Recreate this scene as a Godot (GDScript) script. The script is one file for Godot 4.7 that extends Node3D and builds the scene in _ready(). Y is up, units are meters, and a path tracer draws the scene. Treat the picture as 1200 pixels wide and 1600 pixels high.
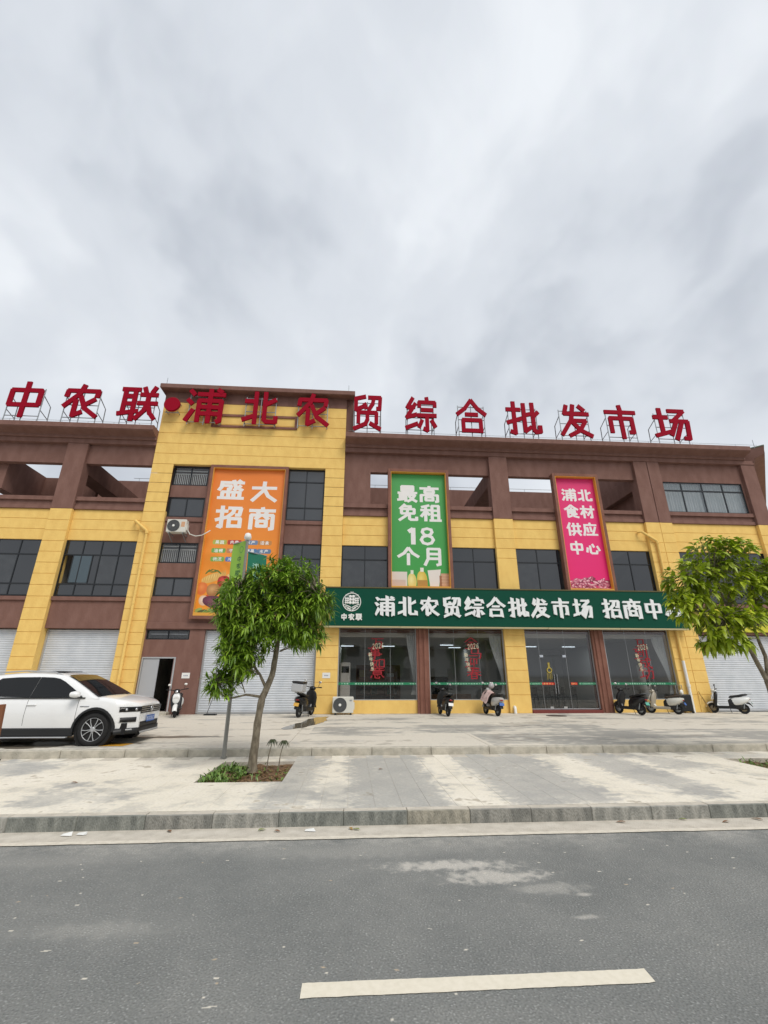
extends Node3D
# A market building across a road under an overcast sky. Metres, y up; the road's surface is y = 0, the photographer's eye is above the origin.

const EYE := Vector3(0, 1.64, 0)
const ZP := -18.5      # front of the pilasters
const ZW := -18.66     # wall plane between the pilasters
const GY := 0.29       # level of the forecourt
var M := {}
var rng := RandomNumberGenerator.new()
var names := {}
var strokes := {}

# ------------------------------------------------------------------ helpers
func mb() -> SurfaceTool:
	var st := SurfaceTool.new()
	st.begin(Mesh.PRIMITIVE_TRIANGLES)
	st.set_smooth_group(-1)
	return st

func tri(st: SurfaceTool, a: Vector3, b: Vector3, c: Vector3) -> void:
	st.add_vertex(a); st.add_vertex(c); st.add_vertex(b)

# a b c d run counter-clockwise when seen from outside
func quad(st: SurfaceTool, a: Vector3, b: Vector3, c: Vector3, d: Vector3) -> void:
	tri(st, a, b, c); tri(st, a, c, d)

func hexa(st: SurfaceTool, p: Array) -> void:   # 8 corners: 0-3 lower ring, 4-7 upper ring, counter-clockwise from above
	quad(st, p[3], p[2], p[1], p[0]); quad(st, p[4], p[5], p[6], p[7])
	for i in 4:
		var j := (i + 1) % 4
		quad(st, p[i], p[j], p[j + 4], p[i + 4])

func box(st: SurfaceTool, lo: Vector3, hi: Vector3, t := Transform3D()) -> void:
	hexa(st, [t * Vector3(lo.x, lo.y, hi.z), t * Vector3(hi.x, lo.y, hi.z), t * Vector3(hi.x, lo.y, lo.z), t * Vector3(lo.x, lo.y, lo.z),
		t * Vector3(lo.x, hi.y, hi.z), t * Vector3(hi.x, hi.y, hi.z), t * Vector3(hi.x, hi.y, lo.z), t * Vector3(lo.x, hi.y, lo.z)])

func cbox(st: SurfaceTool, lo: Vector3, hi: Vector3, c: float, t := Transform3D()) -> void:   # box with all edges chamfered
	var m := (lo + hi) / 2.0
	var h := (hi - lo) / 2.0
	c = minf(c, minf(h.x, minf(h.y, h.z)) * 0.9)
	var corner := {}
	for sx in [-1, 1]:
		for sy in [-1, 1]:
			for sz in [-1, 1]:
				var s := Vector3(sx, sy, sz)
				corner[[sx, sy, sz]] = [t * (m + s * h - Vector3(0, sy * c, sz * c)), t * (m + s * h - Vector3(sx * c, 0, sz * c)), t * (m + s * h - Vector3(sx * c, sy * c, 0))]
	for s in [-1, 1]:
		var k = [[s, -1, -1], [s, 1, -1], [s, 1, 1], [s, -1, 1]]
		var f = [corner[k[0]][0], corner[k[1]][0], corner[k[2]][0], corner[k[3]][0]]
		if s > 0: quad(st, f[0], f[1], f[2], f[3])
		else: quad(st, f[3], f[2], f[1], f[0])
		k = [[-1, s, -1], [-1, s, 1], [1, s, 1], [1, s, -1]]
		f = [corner[k[0]][1], corner[k[1]][1], corner[k[2]][1], corner[k[3]][1]]
		if s > 0: quad(st, f[0], f[1], f[2], f[3])
		else: quad(st, f[3], f[2], f[1], f[0])
		k = [[-1, -1, s], [1, -1, s], [1, 1, s], [-1, 1, s]]
		f = [corner[k[0]][2], corner[k[1]][2], corner[k[2]][2], corner[k[3]][2]]
		if s > 0: quad(st, f[0], f[1], f[2], f[3])
		else: quad(st, f[3], f[2], f[1], f[0])
	for a in [-1, 1]:
		for b in [-1, 1]:
			var e = [corner[[a, b, -1]][0], corner[[a, b, 1]][0], corner[[a, b, 1]][1], corner[[a, b, -1]][1]]
			if a * b > 0: e.reverse()
			quad(st, e[0], e[1], e[2], e[3])
			e = [corner[[a, -1, b]][0], corner[[a, 1, b]][0], corner[[a, 1, b]][2], corner[[a, -1, b]][2]]
			if a * b < 0: e.reverse()
			quad(st, e[0], e[1], e[2], e[3])
			e = [corner[[-1, a, b]][1], corner[[1, a, b]][1], corner[[1, a, b]][2], corner[[-1, a, b]][2]]
			if a * b > 0: e.reverse()
			quad(st, e[0], e[1], e[2], e[3])
			for s in [-1, 1]:
				var q = corner[[a, b, s]]
				if a * b * s > 0: tri(st, q[0], q[1], q[2])
				else: tri(st, q[0], q[2], q[1])

func ring(at: Vector3, dir: Vector3, r: float, n: int, side := Vector3.ZERO) -> PackedVector3Array:
	var d := dir.normalized()
	var u := side if side != Vector3.ZERO else (Vector3.UP if absf(d.y) < 0.9 else Vector3.RIGHT)
	u = (u - d * u.dot(d)).normalized()
	var v := d.cross(u)
	var out := PackedVector3Array()
	for i in n:
		var a := TAU * i / n
		out.append(at + (u * cos(a) + v * sin(a)) * r)
	return out

func skin(st: SurfaceTool, rings: Array, caps := true, smooth := true) -> void:   # joins rings of equal size into a tube
	st.set_smooth_group(1 if smooth else -1)
	for k in rings.size() - 1:
		var a: PackedVector3Array = rings[k]
		var b: PackedVector3Array = rings[k + 1]
		for i in a.size():
			var j := (i + 1) % a.size()
			quad(st, a[i], a[j], b[j], b[i])
	st.set_smooth_group(-1)
	if caps:
		for e in [0, rings.size() - 1]:
			var r: PackedVector3Array = rings[e]
			var m := Vector3.ZERO
			for p in r: m += p / r.size()
			for i in r.size():
				if e == 0: tri(st, m, r[(i + 1) % r.size()], r[i])
				else: tri(st, m, r[i], r[(i + 1) % r.size()])

func tube(st: SurfaceTool, pts: Array, r, n := 8) -> void:   # r is one radius or a list
	var rings := []
	for i in pts.size():
		var d: Vector3 = (pts[mini(i + 1, pts.size() - 1)] - pts[maxi(i - 1, 0)])
		rings.append(ring(pts[i], d, r[i] if r is Array else r, n, Vector3(0.31, 0.2, 0.93)))
	skin(st, rings)

func lathe(st: SurfaceTool, prof: Array, n: int, t: Transform3D) -> void:   # prof: Vector2(radius, height) turned about the local y axis, from below
	var rings := []
	for p in prof:
		var r := PackedVector3Array()
		for i in n:
			var a := -TAU * i / n
			r.append(t * Vector3(cos(a) * p.x, p.y, sin(a) * p.x))
		rings.append(r)
	skin(st, rings)

func extrude(st: SurfaceTool, poly: PackedVector2Array, z0: float, z1: float, t := Transform3D()) -> void:   # outline in xy, from z0 (back) to z1 (front)
	if Geometry2D.is_polygon_clockwise(poly):
		poly = poly.duplicate(); poly.reverse()
	# screen-y-down convention of Geometry2D does not matter here: the outline is made counter-clockwise in x-right y-up
	var area := 0.0
	for i in poly.size():
		area += poly[i].cross(poly[(i + 1) % poly.size()])
	if area < 0:
		poly = poly.duplicate(); poly.reverse()
	var idx := Geometry2D.triangulate_polygon(poly)
	for k in range(0, idx.size(), 3):
		var a := poly[idx[k]]
		var b := poly[idx[k + 1]]
		var c := poly[idx[k + 2]]
		if (b - a).cross(c - a) < 0:
			var s := b
			b = c; c = s
		tri(st, t * Vector3(a.x, a.y, z1), t * Vector3(b.x, b.y, z1), t * Vector3(c.x, c.y, z1))
		tri(st, t * Vector3(a.x, a.y, z0), t * Vector3(c.x, c.y, z0), t * Vector3(b.x, b.y, z0))
	for i in poly.size():
		var a := poly[i]
		var b := poly[(i + 1) % poly.size()]
		quad(st, t * Vector3(a.x, a.y, z0), t * Vector3(b.x, b.y, z0), t * Vector3(b.x, b.y, z1), t * Vector3(a.x, a.y, z1))

func torus(st: SurfaceTool, c: Vector3, axis: Vector3, R: float, r: float, n := 20, m := 8, flat := 1.0) -> void:
	var ax := axis.normalized()
	var u := (Vector3.UP if absf(ax.y) < 0.9 else Vector3.RIGHT)
	u = (u - ax * u.dot(ax)).normalized()
	var v := ax.cross(u)
	st.set_smooth_group(1)
	var pts := []
	for i in n:
		var a := TAU * i / n
		var d := u * cos(a) + v * sin(a)
		var row := []
		for j in m:
			var b := TAU * j / m
			row.append(c + d * (R + r * cos(b)) + ax * (r * flat * sin(b)))
		pts.append(row)
	for i in n:
		for j in m:
			var i2 := (i + 1) % n
			var j2 := (j + 1) % m
			quad(st, pts[i][j], pts[i2][j], pts[i2][j2], pts[i][j2])
	st.set_smooth_group(-1)

func ball(st: SurfaceTool, c: Vector3, r: Vector3, n := 12, m := 8, t := Transform3D()) -> void:
	var rings := []
	for j in range(1, m):
		var b := PI * j / m - PI / 2
		var row := PackedVector3Array()
		for i in n:
			var a := -TAU * i / n
			row.append(t * (c + Vector3(cos(a) * cos(b) * r.x, sin(b) * r.y, sin(a) * cos(b) * r.z)))
		rings.append(row)
	skin(st, rings)

func obj(called: String, st, m: Material, parent: Node = self) -> MeshInstance3D:
	var o := MeshInstance3D.new()
	if st is SurfaceTool:
		st.generate_normals()
		o.mesh = st.commit()
	else:
		o.mesh = st
	o.material_override = m
	o.cast_shadow = GeometryInstance3D.SHADOW_CASTING_SETTING_ON
	put(o, called, parent)
	return o

func put(o: Node3D, called: String, parent: Node) -> void:
	if parent == self:
		var n: int = names.get(called, 0)
		names[called] = n + 1
		o.name = called if n == 0 else "%s_%03d" % [called, n]
		add_child(o)
	else:
		o.name = called
		parent.add_child(o, true)

func thing(called: String, label: String, category: String, at := Vector3.ZERO, turn := 0.0, group := "") -> Node3D:
	var o := Node3D.new()
	put(o, called, self)
	o.position = at
	o.rotation.y = turn
	return tag(o, label, category, group)

func tag(o: Node3D, label: String, category: String, group := "") -> Node3D:
	o.set_meta("label", label)
	o.set_meta("category", category)
	if group != "": o.set_meta("group", group)
	return o

func struct(o: Node3D) -> Node3D:
	o.set_meta("kind", "structure")
	return o

func stuff(o: Node3D) -> Node3D:
	o.set_meta("kind", "stuff")
	return o

func bx(called: String, lo: Vector3, hi: Vector3, m: Material, parent: Node, c := 0.0) -> MeshInstance3D:
	var st := mb()
	if c > 0: cbox(st, lo, hi, c)
	else: box(st, lo, hi)
	return obj(called, st, m, parent)

# a wall slab with rectangular openings, cut into a grid of butted boxes
func wall(called: String, x0: float, x1: float, y0: float, y1: float, z0: float, z1: float, holes: Array, m: Material, parent: Node) -> MeshInstance3D:
	var st := mb()
	var xs := [x0, x1]
	var ys := [y0, y1]
	for h in holes:
		for v in [h[0], h[1]]:
			if v > x0 and v < x1 and not xs.has(v): xs.append(v)
		for v in [h[2], h[3]]:
			if v > y0 and v < y1 and not ys.has(v): ys.append(v)
	xs.sort(); ys.sort()
	for j in ys.size() - 1:
		var from := -1
		for i in xs.size():
			var solid := false
			if i < xs.size() - 1:
				var c := Vector2((xs[i] + xs[i + 1]) / 2, (ys[j] + ys[j + 1]) / 2)
				solid = true
				for h in holes:
					if c.x > h[0] and c.x < h[1] and c.y > h[2] and c.y < h[3]: solid = false
			if solid and from < 0: from = i
			if not solid and from >= 0:
				box(st, Vector3(xs[from], ys[j], z0), Vector3(xs[i], ys[j + 1], z1))
				from = -1
	return obj(called, st, m, parent)

# ------------------------------------------------------------------ materials
func srgb(r: float, g: float, b: float) -> Color:
	return Color(r / 255.0, g / 255.0, b / 255.0)

func plain(c: Color, rough := 0.7, metal := 0.0) -> StandardMaterial3D:
	var m := StandardMaterial3D.new()
	m.albedo_color = c
	m.roughness = rough
	m.metallic = metal
	return m

func noise(freq: float, sd: int, oct := 4, type := FastNoiseLite.TYPE_SIMPLEX_SMOOTH) -> FastNoiseLite:
	var n := FastNoiseLite.new()
	n.noise_type = type
	n.seed = sd
	n.frequency = freq
	n.fractal_octaves = oct
	return n

# a seamless two-layer mottle between colours, laid on by world triplanar mapping; size in metres
func mottle(a: Color, b: Color, c: Color, metres: float, sd: int, rough: float, bump := 0.0, coarse := 0.012, fine := 0.09, px := 384, stretch := 1.0) -> StandardMaterial3D:
	var n1 := noise(coarse, sd, 5).get_seamless_image(px, px).get_data()
	var n2 := noise(fine, sd + 7, 3).get_seamless_image(px, px).get_data()
	var out := PackedByteArray()
	out.resize(px * px * 3)
	for i in px * px:
		var u := n1[i] / 255.0
		var v := n2[i] / 255.0
		var k := clampf((u - 0.5) * 1.9 + 0.5 + (v - 0.5) * 0.25, 0.0, 1.0)
		var col := a.lerp(b, k)
		var w := smoothstep(0.66, 0.86, v * 0.6 + (1.0 - u) * 0.4)
		col = col.lerp(c, w * 0.55)
		out[i * 3] = int(clampf(col.r, 0, 1) * 255); out[i * 3 + 1] = int(clampf(col.g, 0, 1) * 255); out[i * 3 + 2] = int(clampf(col.b, 0, 1) * 255)
	var m := StandardMaterial3D.new()
	m.albedo_texture = ImageTexture.create_from_image(Image.create_from_data(px, px, false, Image.FORMAT_RGB8, out))
	m.roughness = rough
	m.uv1_triplanar = true
	m.uv1_world_triplanar = true
	m.uv1_scale = Vector3(1.0 / metres, 1.0 / (metres * stretch), 1.0 / metres)
	if bump > 0:
		var im := Image.create_from_data(px, px, false, Image.FORMAT_L8, n2)
		im.convert(Image.FORMAT_RGBA8)
		im.bump_map_to_normal_map(bump)
		m.normal_enabled = true
		m.normal_texture = ImageTexture.create_from_image(im)
	return m

func make_materials() -> void:
	M.yellow = mottle(srgb(229, 190, 108), srgb(235, 198, 115), srgb(219, 179, 99), 2.6, 11, 0.85, 0.3, 0.016, 0.09, 384, 2.2)
	M.brown = mottle(srgb(116, 83, 73), srgb(125, 92, 82), srgb(108, 76, 67), 2.9, 21, 0.85, 0.3, 0.016, 0.09, 384, 2.6)
	M.render_grey = mottle(srgb(150, 147, 140), srgb(168, 164, 155), srgb(120, 117, 110), 3.7, 31, 0.9, 1.0)
	M.frame = plain(srgb(38, 41, 45), 0.45, 0.3)
	M.glass = plain(srgb(26, 29, 33), 0.06)
	M.glass.metallic_specular = 0.75
	M.glass_b = mottle(srgb(32, 35, 39), srgb(44, 47, 50), srgb(62, 63, 64), 1.7, 15, 0.1, 0.0, 0.02, 0.12, 192)
	M.glass_b.metallic_specular = 0.7
	M.glass_c = plain(srgb(24, 27, 32), 0.04)
	M.glass_c.metallic_specular = 0.85
	M.glass_open = plain(srgb(70, 84, 92), 0.06)
	M.tint = plain(Color(0.06, 0.075, 0.08, 0.12), 0.03)
	M.tint.transparency = BaseMaterial3D.TRANSPARENCY_ALPHA
	M.tint.metallic_specular = 0.6
	M.shop_glass = plain(Color(0.05, 0.075, 0.075, 0.2), 0.02)
	M.shop_glass.transparency = BaseMaterial3D.TRANSPARENCY_ALPHA
	M.shop_glass.metallic_specular = 1.0
	M.shutter = mottle(srgb(196, 201, 207), srgb(206, 210, 215), srgb(180, 185, 190), 2.3, 41, 0.5)
	M.shutter.metallic = 0.15
	M.steel = plain(srgb(150, 155, 158), 0.45, 0.5)
	M.silver = plain(srgb(178, 180, 182), 0.4, 0.4)
	M.dark = plain(srgb(22, 22, 23), 0.9)
	M.red_letter = plain(srgb(146, 16, 38), 0.6)
	M.red_letter.metallic_specular = 0.15
	M.red_side = plain(srgb(120, 38, 44), 0.5)
	M.sign_green = plain(srgb(4, 70, 53), 0.45)
	M.sign_green.metallic_specular = 0.3
	M.brass = plain(srgb(190, 178, 140), 0.4, 0.4)
	M.white = plain(srgb(226, 226, 222), 0.55)
	M.off_white = plain(srgb(206, 205, 196), 0.6)
	M.trim_yellow = plain(srgb(216, 156, 62), 0.7)
	M.black_plastic = plain(srgb(24, 25, 27), 0.5)
	M.rubber = plain(srgb(26, 26, 27), 0.85)
	M.car_white = plain(srgb(232, 233, 233), 0.3)
	M.car_white.clearcoat_enabled = true
	M.car_white.clearcoat = 0.8
	M.car_white.clearcoat_roughness = 0.05
	M.car_glass = plain(srgb(20, 22, 24), 0.04)
	M.car_glass.metallic_specular = 0.4
	M.chrome = plain(srgb(200, 202, 205), 0.15, 0.95)
	M.mirror = plain(srgb(225, 230, 235), 0.05, 1.0)
	M.granite = mottle(srgb(132, 132, 126), srgb(166, 164, 156), srgb(92, 93, 88), 0.9, 51, 0.85, 1.6, 0.02, 0.2, 384, 3.5)
	M.step_stone = mottle(srgb(170, 165, 152), srgb(192, 186, 172), srgb(124, 120, 108), 1.6, 61, 0.88, 1.6, 0.02, 0.15)
	M.soil = mottle(srgb(98, 76, 56), srgb(124, 98, 72), srgb(70, 54, 40), 0.8, 71, 0.95, 3.0, 0.03, 0.2)
	M.bark = mottle(srgb(104, 95, 80), srgb(142, 132, 114), srgb(70, 64, 54), 0.35, 81, 0.9, 6.0, 0.02, 0.16, 256, 2.5)
	M.gutter = mottle(srgb(188, 181, 168), srgb(202, 195, 182), srgb(150, 144, 132), 1.9, 91, 0.9, 1.2, 0.02, 0.2)
	M.line = mottle(srgb(217, 210, 192), srgb(223, 216, 199), srgb(200, 192, 173), 0.7, 95, 0.8, 0.0, 0.03, 0.2)
	M.leafy = plain(Color.WHITE, 0.4)
	M.leafy.vertex_color_use_as_albedo = true
	M.leafy.backlight_enabled = true
	M.leafy.backlight = Color(0.32, 0.46, 0.05)
	M.leafy_pale = M.leafy.duplicate()
	M.leafy_pale.backlight = Color(0.5, 0.6, 0.06)

# ------------------------------------------------------------------ writing: characters as strokes on a 100 by 100 field, y down
func fill_strokes() -> void:
	var t := {
		"中": "14,26 86,26;14,26 14,66;86,26 86,66;14,66 86,66;50,4 50,98",
		"农": "12,22 88,22;12,22 10,38;88,22 86,38;50,6 42,30 8,66;36,48 36,90 56,80;84,44 58,62;46,38 62,70 94,92",
		"联": "4,12 48,12;12,12 12,78;38,12 38,98;12,32 38,32;12,52 38,52;2,80 50,72;60,6 66,20;90,4 82,20;54,26 96,26;50,50 98,50;74,26 74,50 68,70 48,94;76,52 84,76 98,92",
		"浦": "8,8 20,20;4,34 16,46;4,92 20,62;30,18 98,18;62,2 62,96;34,36 92,36;34,36 34,94;92,36 92,90 84,94;34,54 92,54;34,72 92,72;80,4 92,12",
		"北": "36,6 36,94;8,32 36,32;4,84 36,72;62,6 62,82 68,88 94,88 94,74;62,42 92,26",
		"贸": "42,6 14,12;14,10 14,44 34,36;40,26 46,40;54,8 90,8;90,8 88,40 80,40;70,8 66,26 54,44;22,52 78,52;22,52 22,82;78,52 78,82;50,58 50,72 44,84 10,98;58,82 90,98",
		"综": "26,4 8,32 30,30;34,20 6,60 36,52;4,90 38,78;70,2 72,14;46,16 96,16;46,16 46,30;96,16 96,28;54,38 88,38;42,54 98,54;70,54 70,96 60,92;54,68 44,88;84,68 96,86",
		"合": "50,4 30,28 4,46;50,4 70,28 96,46;32,46 68,46;22,62 78,62;22,62 22,96;78,62 78,96;22,92 78,92",
		"批": "4,26 42,26;24,4 24,94 12,90;4,64 44,52;54,8 54,88 72,76;54,42 72,38;80,6 80,84 86,90 98,88 98,72;80,46 96,32",
		"发": "30,8 22,32 92,32;66,8 82,22;50,6 40,50 8,94;38,52 82,52;82,52 62,80 30,96;44,58 64,80 96,96",
		"市": "50,2 52,16;6,22 94,22;50,22 50,98;18,40 82,40;18,40 18,82;82,40 82,80 72,80",
		"场": "4,32 40,32;22,6 22,82;2,86 42,74;48,12 90,12;90,12 56,42;50,42 96,42;96,42 92,92 80,92;64,44 44,84;80,44 56,96",
		"盛": "10,16 94,16;14,16 12,40 4,56;22,32 48,32;48,32 44,50 36,50;56,4 66,40 92,54;84,30 60,54;74,4 84,12;18,64 82,64;18,64 18,92;82,64 82,92;40,64 40,92;60,64 60,92;4,94 96,94",
		"大": "6,34 94,34;50,4 48,44 6,96;50,40 66,72 96,96",
		"招": "4,26 42,26;24,4 24,94 12,90;4,64 44,52;48,12 92,12;92,12 88,42 76,42;68,14 64,32 46,50;52,58 92,58;52,58 52,96;92,58 92,96;52,90 92,90",
		"商": "50,2 52,12;4,16 96,16;32,20 38,32;68,20 62,32;10,36 90,36;10,36 10,98;90,36 90,94 80,96;40,40 26,54;60,40 74,54;34,62 66,62;34,62 34,86;66,62 66,86;34,84 66,84",
		"心": "12,50 6,82;30,36 30,82 38,90 70,90 74,70;46,24 56,46;78,38 92,70",
		"最": "22,6 78,6;22,6 22,34;78,6 78,34;22,20 78,20;22,34 78,34;4,46 96,46;14,46 14,86;42,46 42,98;14,58 42,58;14,71 42,71;2,88 46,82;52,58 88,58;88,58 74,82 50,98;58,66 74,84 96,98",
		"高": "50,2 50,14;4,16 96,16;28,28 72,28;28,28 28,44;72,28 72,44;28,44 72,44;8,57 92,57;8,56 8,98;92,56 92,94 82,96;32,70 68,70;32,70 32,88;68,70 68,88;32,88 68,88",
		"免": "36,2 10,30;32,14 66,14;66,14 54,28;18,30 82,30;18,30 18,56;82,30 82,56;18,56 82,56;50,30 44,66 6,96;58,58 58,86 66,92 94,92 94,76",
		"租": "42,6 8,16;4,34 48,34;26,12 26,98;26,40 4,72;28,42 46,62;58,8 90,8;58,8 58,92;90,8 90,92;58,36 90,36;58,64 90,64;48,94 100,94",
		"个": "50,4 30,34 2,54;50,4 70,34 98,54;50,36 50,98",
		"月": "24,6 82,6;24,6 24,60 8,96;82,6 82,90 68,94;24,34 82,34;24,60 82,60",
		"食": "50,2 30,20 4,36;50,2 70,20 96,36;50,20 50,32;26,36 74,36;74,36 74,62;26,36 26,92 48,84;26,50 74,50;26,62 74,62;86,68 60,76;48,66 66,86 96,94",
		"材": "4,28 46,28;26,4 26,98;26,36 4,72;28,38 46,58;50,30 98,30;80,4 80,92 68,92;78,38 50,78",
		"供": "26,4 6,46;18,34 18,98;50,6 50,66;80,6 80,66;36,28 96,28;32,66 98,66;54,74 38,96;76,74 94,96",
		"应": "50,2 54,14;10,18 94,18;14,18 14,60 4,96;30,36 36,72;52,32 58,68;86,32 66,86;22,90 96,90",
		"肉": "14,20 86,20;14,20 14,96;86,20 86,94;50,4 46,26 28,46;50,24 72,46;48,50 28,76;50,50 74,76",
		"类": "50,4 50,44;6,26 94,26;26,6 34,18;74,6 66,18;46,28 10,46;54,28 90,46;4,64 96,64;50,50 46,70 8,96;54,66 92,96",
		"干": "14,14 86,14;4,50 96,50;50,14 50,98",
		"杂": "46,2 40,26 10,44;20,16 68,16;68,16 66,36 90,38;6,56 94,56;50,42 50,98;40,62 14,86;60,62 86,86",
		"物": "12,14 8,36;4,28 44,28;26,4 26,98;4,66 44,56;58,4 48,34;54,20 96,20;96,20 90,92 78,92;68,22 46,62;82,22 54,84",
		"流": "8,8 20,20;4,34 16,46;4,92 20,62;62,2 64,12;32,16 98,16;56,18 42,40 88,36;76,26 90,42;42,52 38,94;62,52 62,94;82,52 82,88 98,88",
		"冷": "8,14 20,30;4,86 22,52;62,4 30,46;62,4 96,44;60,30 66,42;40,54 84,54;84,54 66,74;52,68 74,92",
		"链": "22,4 4,36;14,22 40,22;8,46 40,46;24,46 24,90 40,80;52,20 96,20;66,4 58,40 96,40;78,28 78,88;54,60 98,60;46,70 56,90 98,94",
		"活": "8,8 20,20;4,34 16,46;4,92 20,62;88,4 38,14;30,34 98,34;64,12 64,58;40,58 88,58;40,58 40,94;88,58 88,94;40,92 88,92",
		"禽": "50,2 4,34;50,2 96,34;30,32 70,32;34,40 66,54;66,40 34,54;24,58 76,58;12,66 88,66;12,66 12,98;88,66 88,96;46,66 36,86 66,86",
		"油": "8,8 20,20;4,34 16,46;4,92 20,62;38,24 92,24;38,24 38,94;92,24 92,94;38,92 92,92;65,4 65,92;38,56 92,56",
		"粮": "26,4 26,98;8,16 14,30;44,14 38,28;4,42 48,42;26,46 6,72;28,46 46,64;70,2 74,10;56,14 92,14;92,14 92,46;56,30 92,30;56,46 92,46;56,14 56,92 74,84;92,54 74,64;68,54 98,94",
		"果": "22,6 78,6;22,6 22,44;78,6 78,44;22,24 78,24;22,44 78,44;50,6 50,98;4,58 96,58;46,60 8,92;54,60 92,92",
		"蔬": "6,14 94,14;32,4 32,24;68,4 68,24;10,32 44,32;44,32 34,46;28,44 28,92;10,56 10,92;28,66 46,66;4,94 48,86;56,32 98,32;74,30 60,50 92,46;62,58 58,94;76,58 76,94;90,58 90,92 98,90",
		"水": "50,4 50,94 38,90;8,34 36,34;36,34 8,80;86,20 58,44;54,44 94,86",
		"产": "50,2 52,12;8,16 92,16;28,24 34,36;72,24 66,36;14,42 92,42;16,42 16,70 4,96",
		"新": "26,2 30,12;6,16 50,16;14,22 18,36;42,22 36,36;4,42 52,42;6,60 50,60;28,42 28,98;22,66 6,86;34,66 48,82;90,6 60,16;62,14 60,60 50,94;62,42 98,42;82,42 82,98",
		"年": "24,4 8,34;20,18 88,18;24,40 84,40;24,40 24,64;4,64 96,64;56,18 56,98",
		"快": "24,4 24,98;8,28 12,46;36,24 42,36;46,22 88,22;88,22 88,52;38,52 98,52;66,4 62,60 38,96;66,56 96,94",
		"乐": "80,6 24,14;24,14 18,44;18,44 88,44;52,22 52,92 42,88;30,60 12,86;72,58 92,84",
		"万": "6,16 94,16;42,18 38,56 8,96;40,42 82,42;82,42 76,92 62,90",
		"事": "6,12 94,12;26,24 74,24;26,24 26,38;74,24 74,38;26,38 74,38;18,50 80,50;80,50 80,74;4,62 96,62;18,74 80,74;50,2 50,94 40,94",
		"如": "26,4 14,52 44,84;42,30 34,66 6,94;4,32 50,32;58,24 94,24;58,24 58,86;94,24 94,86;58,82 94,82",
		"意": "50,2 50,10;12,12 88,12;34,16 38,24;66,16 62,24;4,28 96,28;24,36 76,36;24,36 24,60;76,36 76,60;24,48 76,48;24,60 76,60;16,70 8,88;34,68 36,88 62,92 66,80;48,66 54,76;78,68 92,84",
		"金": "50,2 4,40;50,2 96,40;28,40 72,40;16,58 84,58;50,40 50,92;26,66 34,82;74,66 66,82;6,94 94,94",
		"马": "16,10 72,10;72,10 68,52;28,10 24,52;24,52 88,52;88,52 82,92 68,92;6,72 66,72",
		"迎": "60,10 46,18;46,16 46,62;46,66 60,54;68,16 92,16;92,16 92,54 84,54;70,16 70,76;10,10 22,22;6,40 24,40;24,40 24,74;6,84 24,74 40,90 98,92",
		"春": "14,14 86,14;18,28 82,28;6,42 94,42;48,2 40,48 4,70;56,44 96,70;32,58 68,58;32,58 32,98;68,58 68,98;32,76 68,76;32,94 68,94",
		"到": "6,10 58,10;28,12 14,32 52,32;42,22 56,40;10,54 54,54;32,36 32,86;2,92 60,82;68,16 68,70;92,4 92,92 80,90",
		"成": "14,22 94,22;16,22 14,60 4,96;22,46 48,46;48,46 44,78 34,78;58,4 68,60 94,92 96,76;84,40 54,86;76,4 88,14",
		"功": "4,22 44,22;24,22 24,76;2,82 46,70;50,30 96,30;96,30 92,92 78,90;70,6 68,50 42,96",
		"1": "34,26 54,12;56,8 56,96",
		"0": "50,6 28,14 20,50 28,86 50,94 72,86 80,50 72,14 50,6",
		"2": "22,28 34,10 62,8 76,26 66,50 22,92 80,92",
		"6": "72,10 44,22 24,60 32,88 60,94 78,76 68,54 44,50 26,62",
		"8": "50,8 30,14 26,28 34,42 50,48 66,42 74,28 70,14 50,8;50,48 28,56 20,72 30,90 50,96 70,90 80,72 72,56 50,48",
	}
	for ch in t:
		var list := []
		for s in t[ch].split(";"):
			var pts := PackedVector2Array()
			for p in s.split(" "):
				var c = p.split(",")
				pts.append(Vector2(float(c[0]), float(c[1])))
			list.append(pts)
		strokes[ch] = list

# the character as convex pieces (quads) on the 100 field; flat strokes are wh thick, upright ones wv
func pieces(ch: String, wh: float, wv: float, flare := 0.0) -> Array:
	var out := []
	for pts in strokes[ch]:
		for i in pts.size() - 1:
			var a: Vector2 = pts[i]
			var b: Vector2 = pts[i + 1]
			var d := (b - a)
			var l := d.length()
			if l < 0.1: continue
			d /= l
			var w := lerpf(wh, wv, absf(d.y)) / 2.0
			var n := Vector2(-d.y, d.x) * w
			var ext := w * 0.55
			var a2 := a - d * (ext if i > 0 or absf(d.x) > 0.9 else ext * 0.5)
			var b2 := b + d * (ext if i < pts.size() - 2 or absf(d.x) > 0.9 else ext * 0.5)
			var f0 := 1.0
			var f1 := 1.0
			if flare > 0 and pts.size() == 2 and absf(d.x) < 0.9 and l < 40: f0 = 1.0 - flare; f1 = 1.0 + flare * 0.5
			var skew := d * w * 0.35 * (1.0 if flare > 0 else 0.0)
			out.append(PackedVector2Array([a2 + n * f0 - skew, b2 + n * f1 - skew, b2 - n * f1 + skew, a2 - n * f0 + skew]))
	return out

# raised lettering: w by h metres, from z0 to z1 in front; strokes step 1 mm so that none share a plane
func letter(st: SurfaceTool, ch: String, x: float, y: float, w: float, h: float, z0: float, z1: float, wh: float, wv: float, flare := 0.0) -> void:
	var k := 0
	for q in pieces(ch, wh, wv, flare):
		var poly := PackedVector2Array()
		for p in q: poly.append(Vector2(x + p.x / 100.0 * w, y + h - p.y / 100.0 * h))
		extrude(st, poly, z0 + k * 0.0009, z1 + k * 0.0012)
		k += 1

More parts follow.
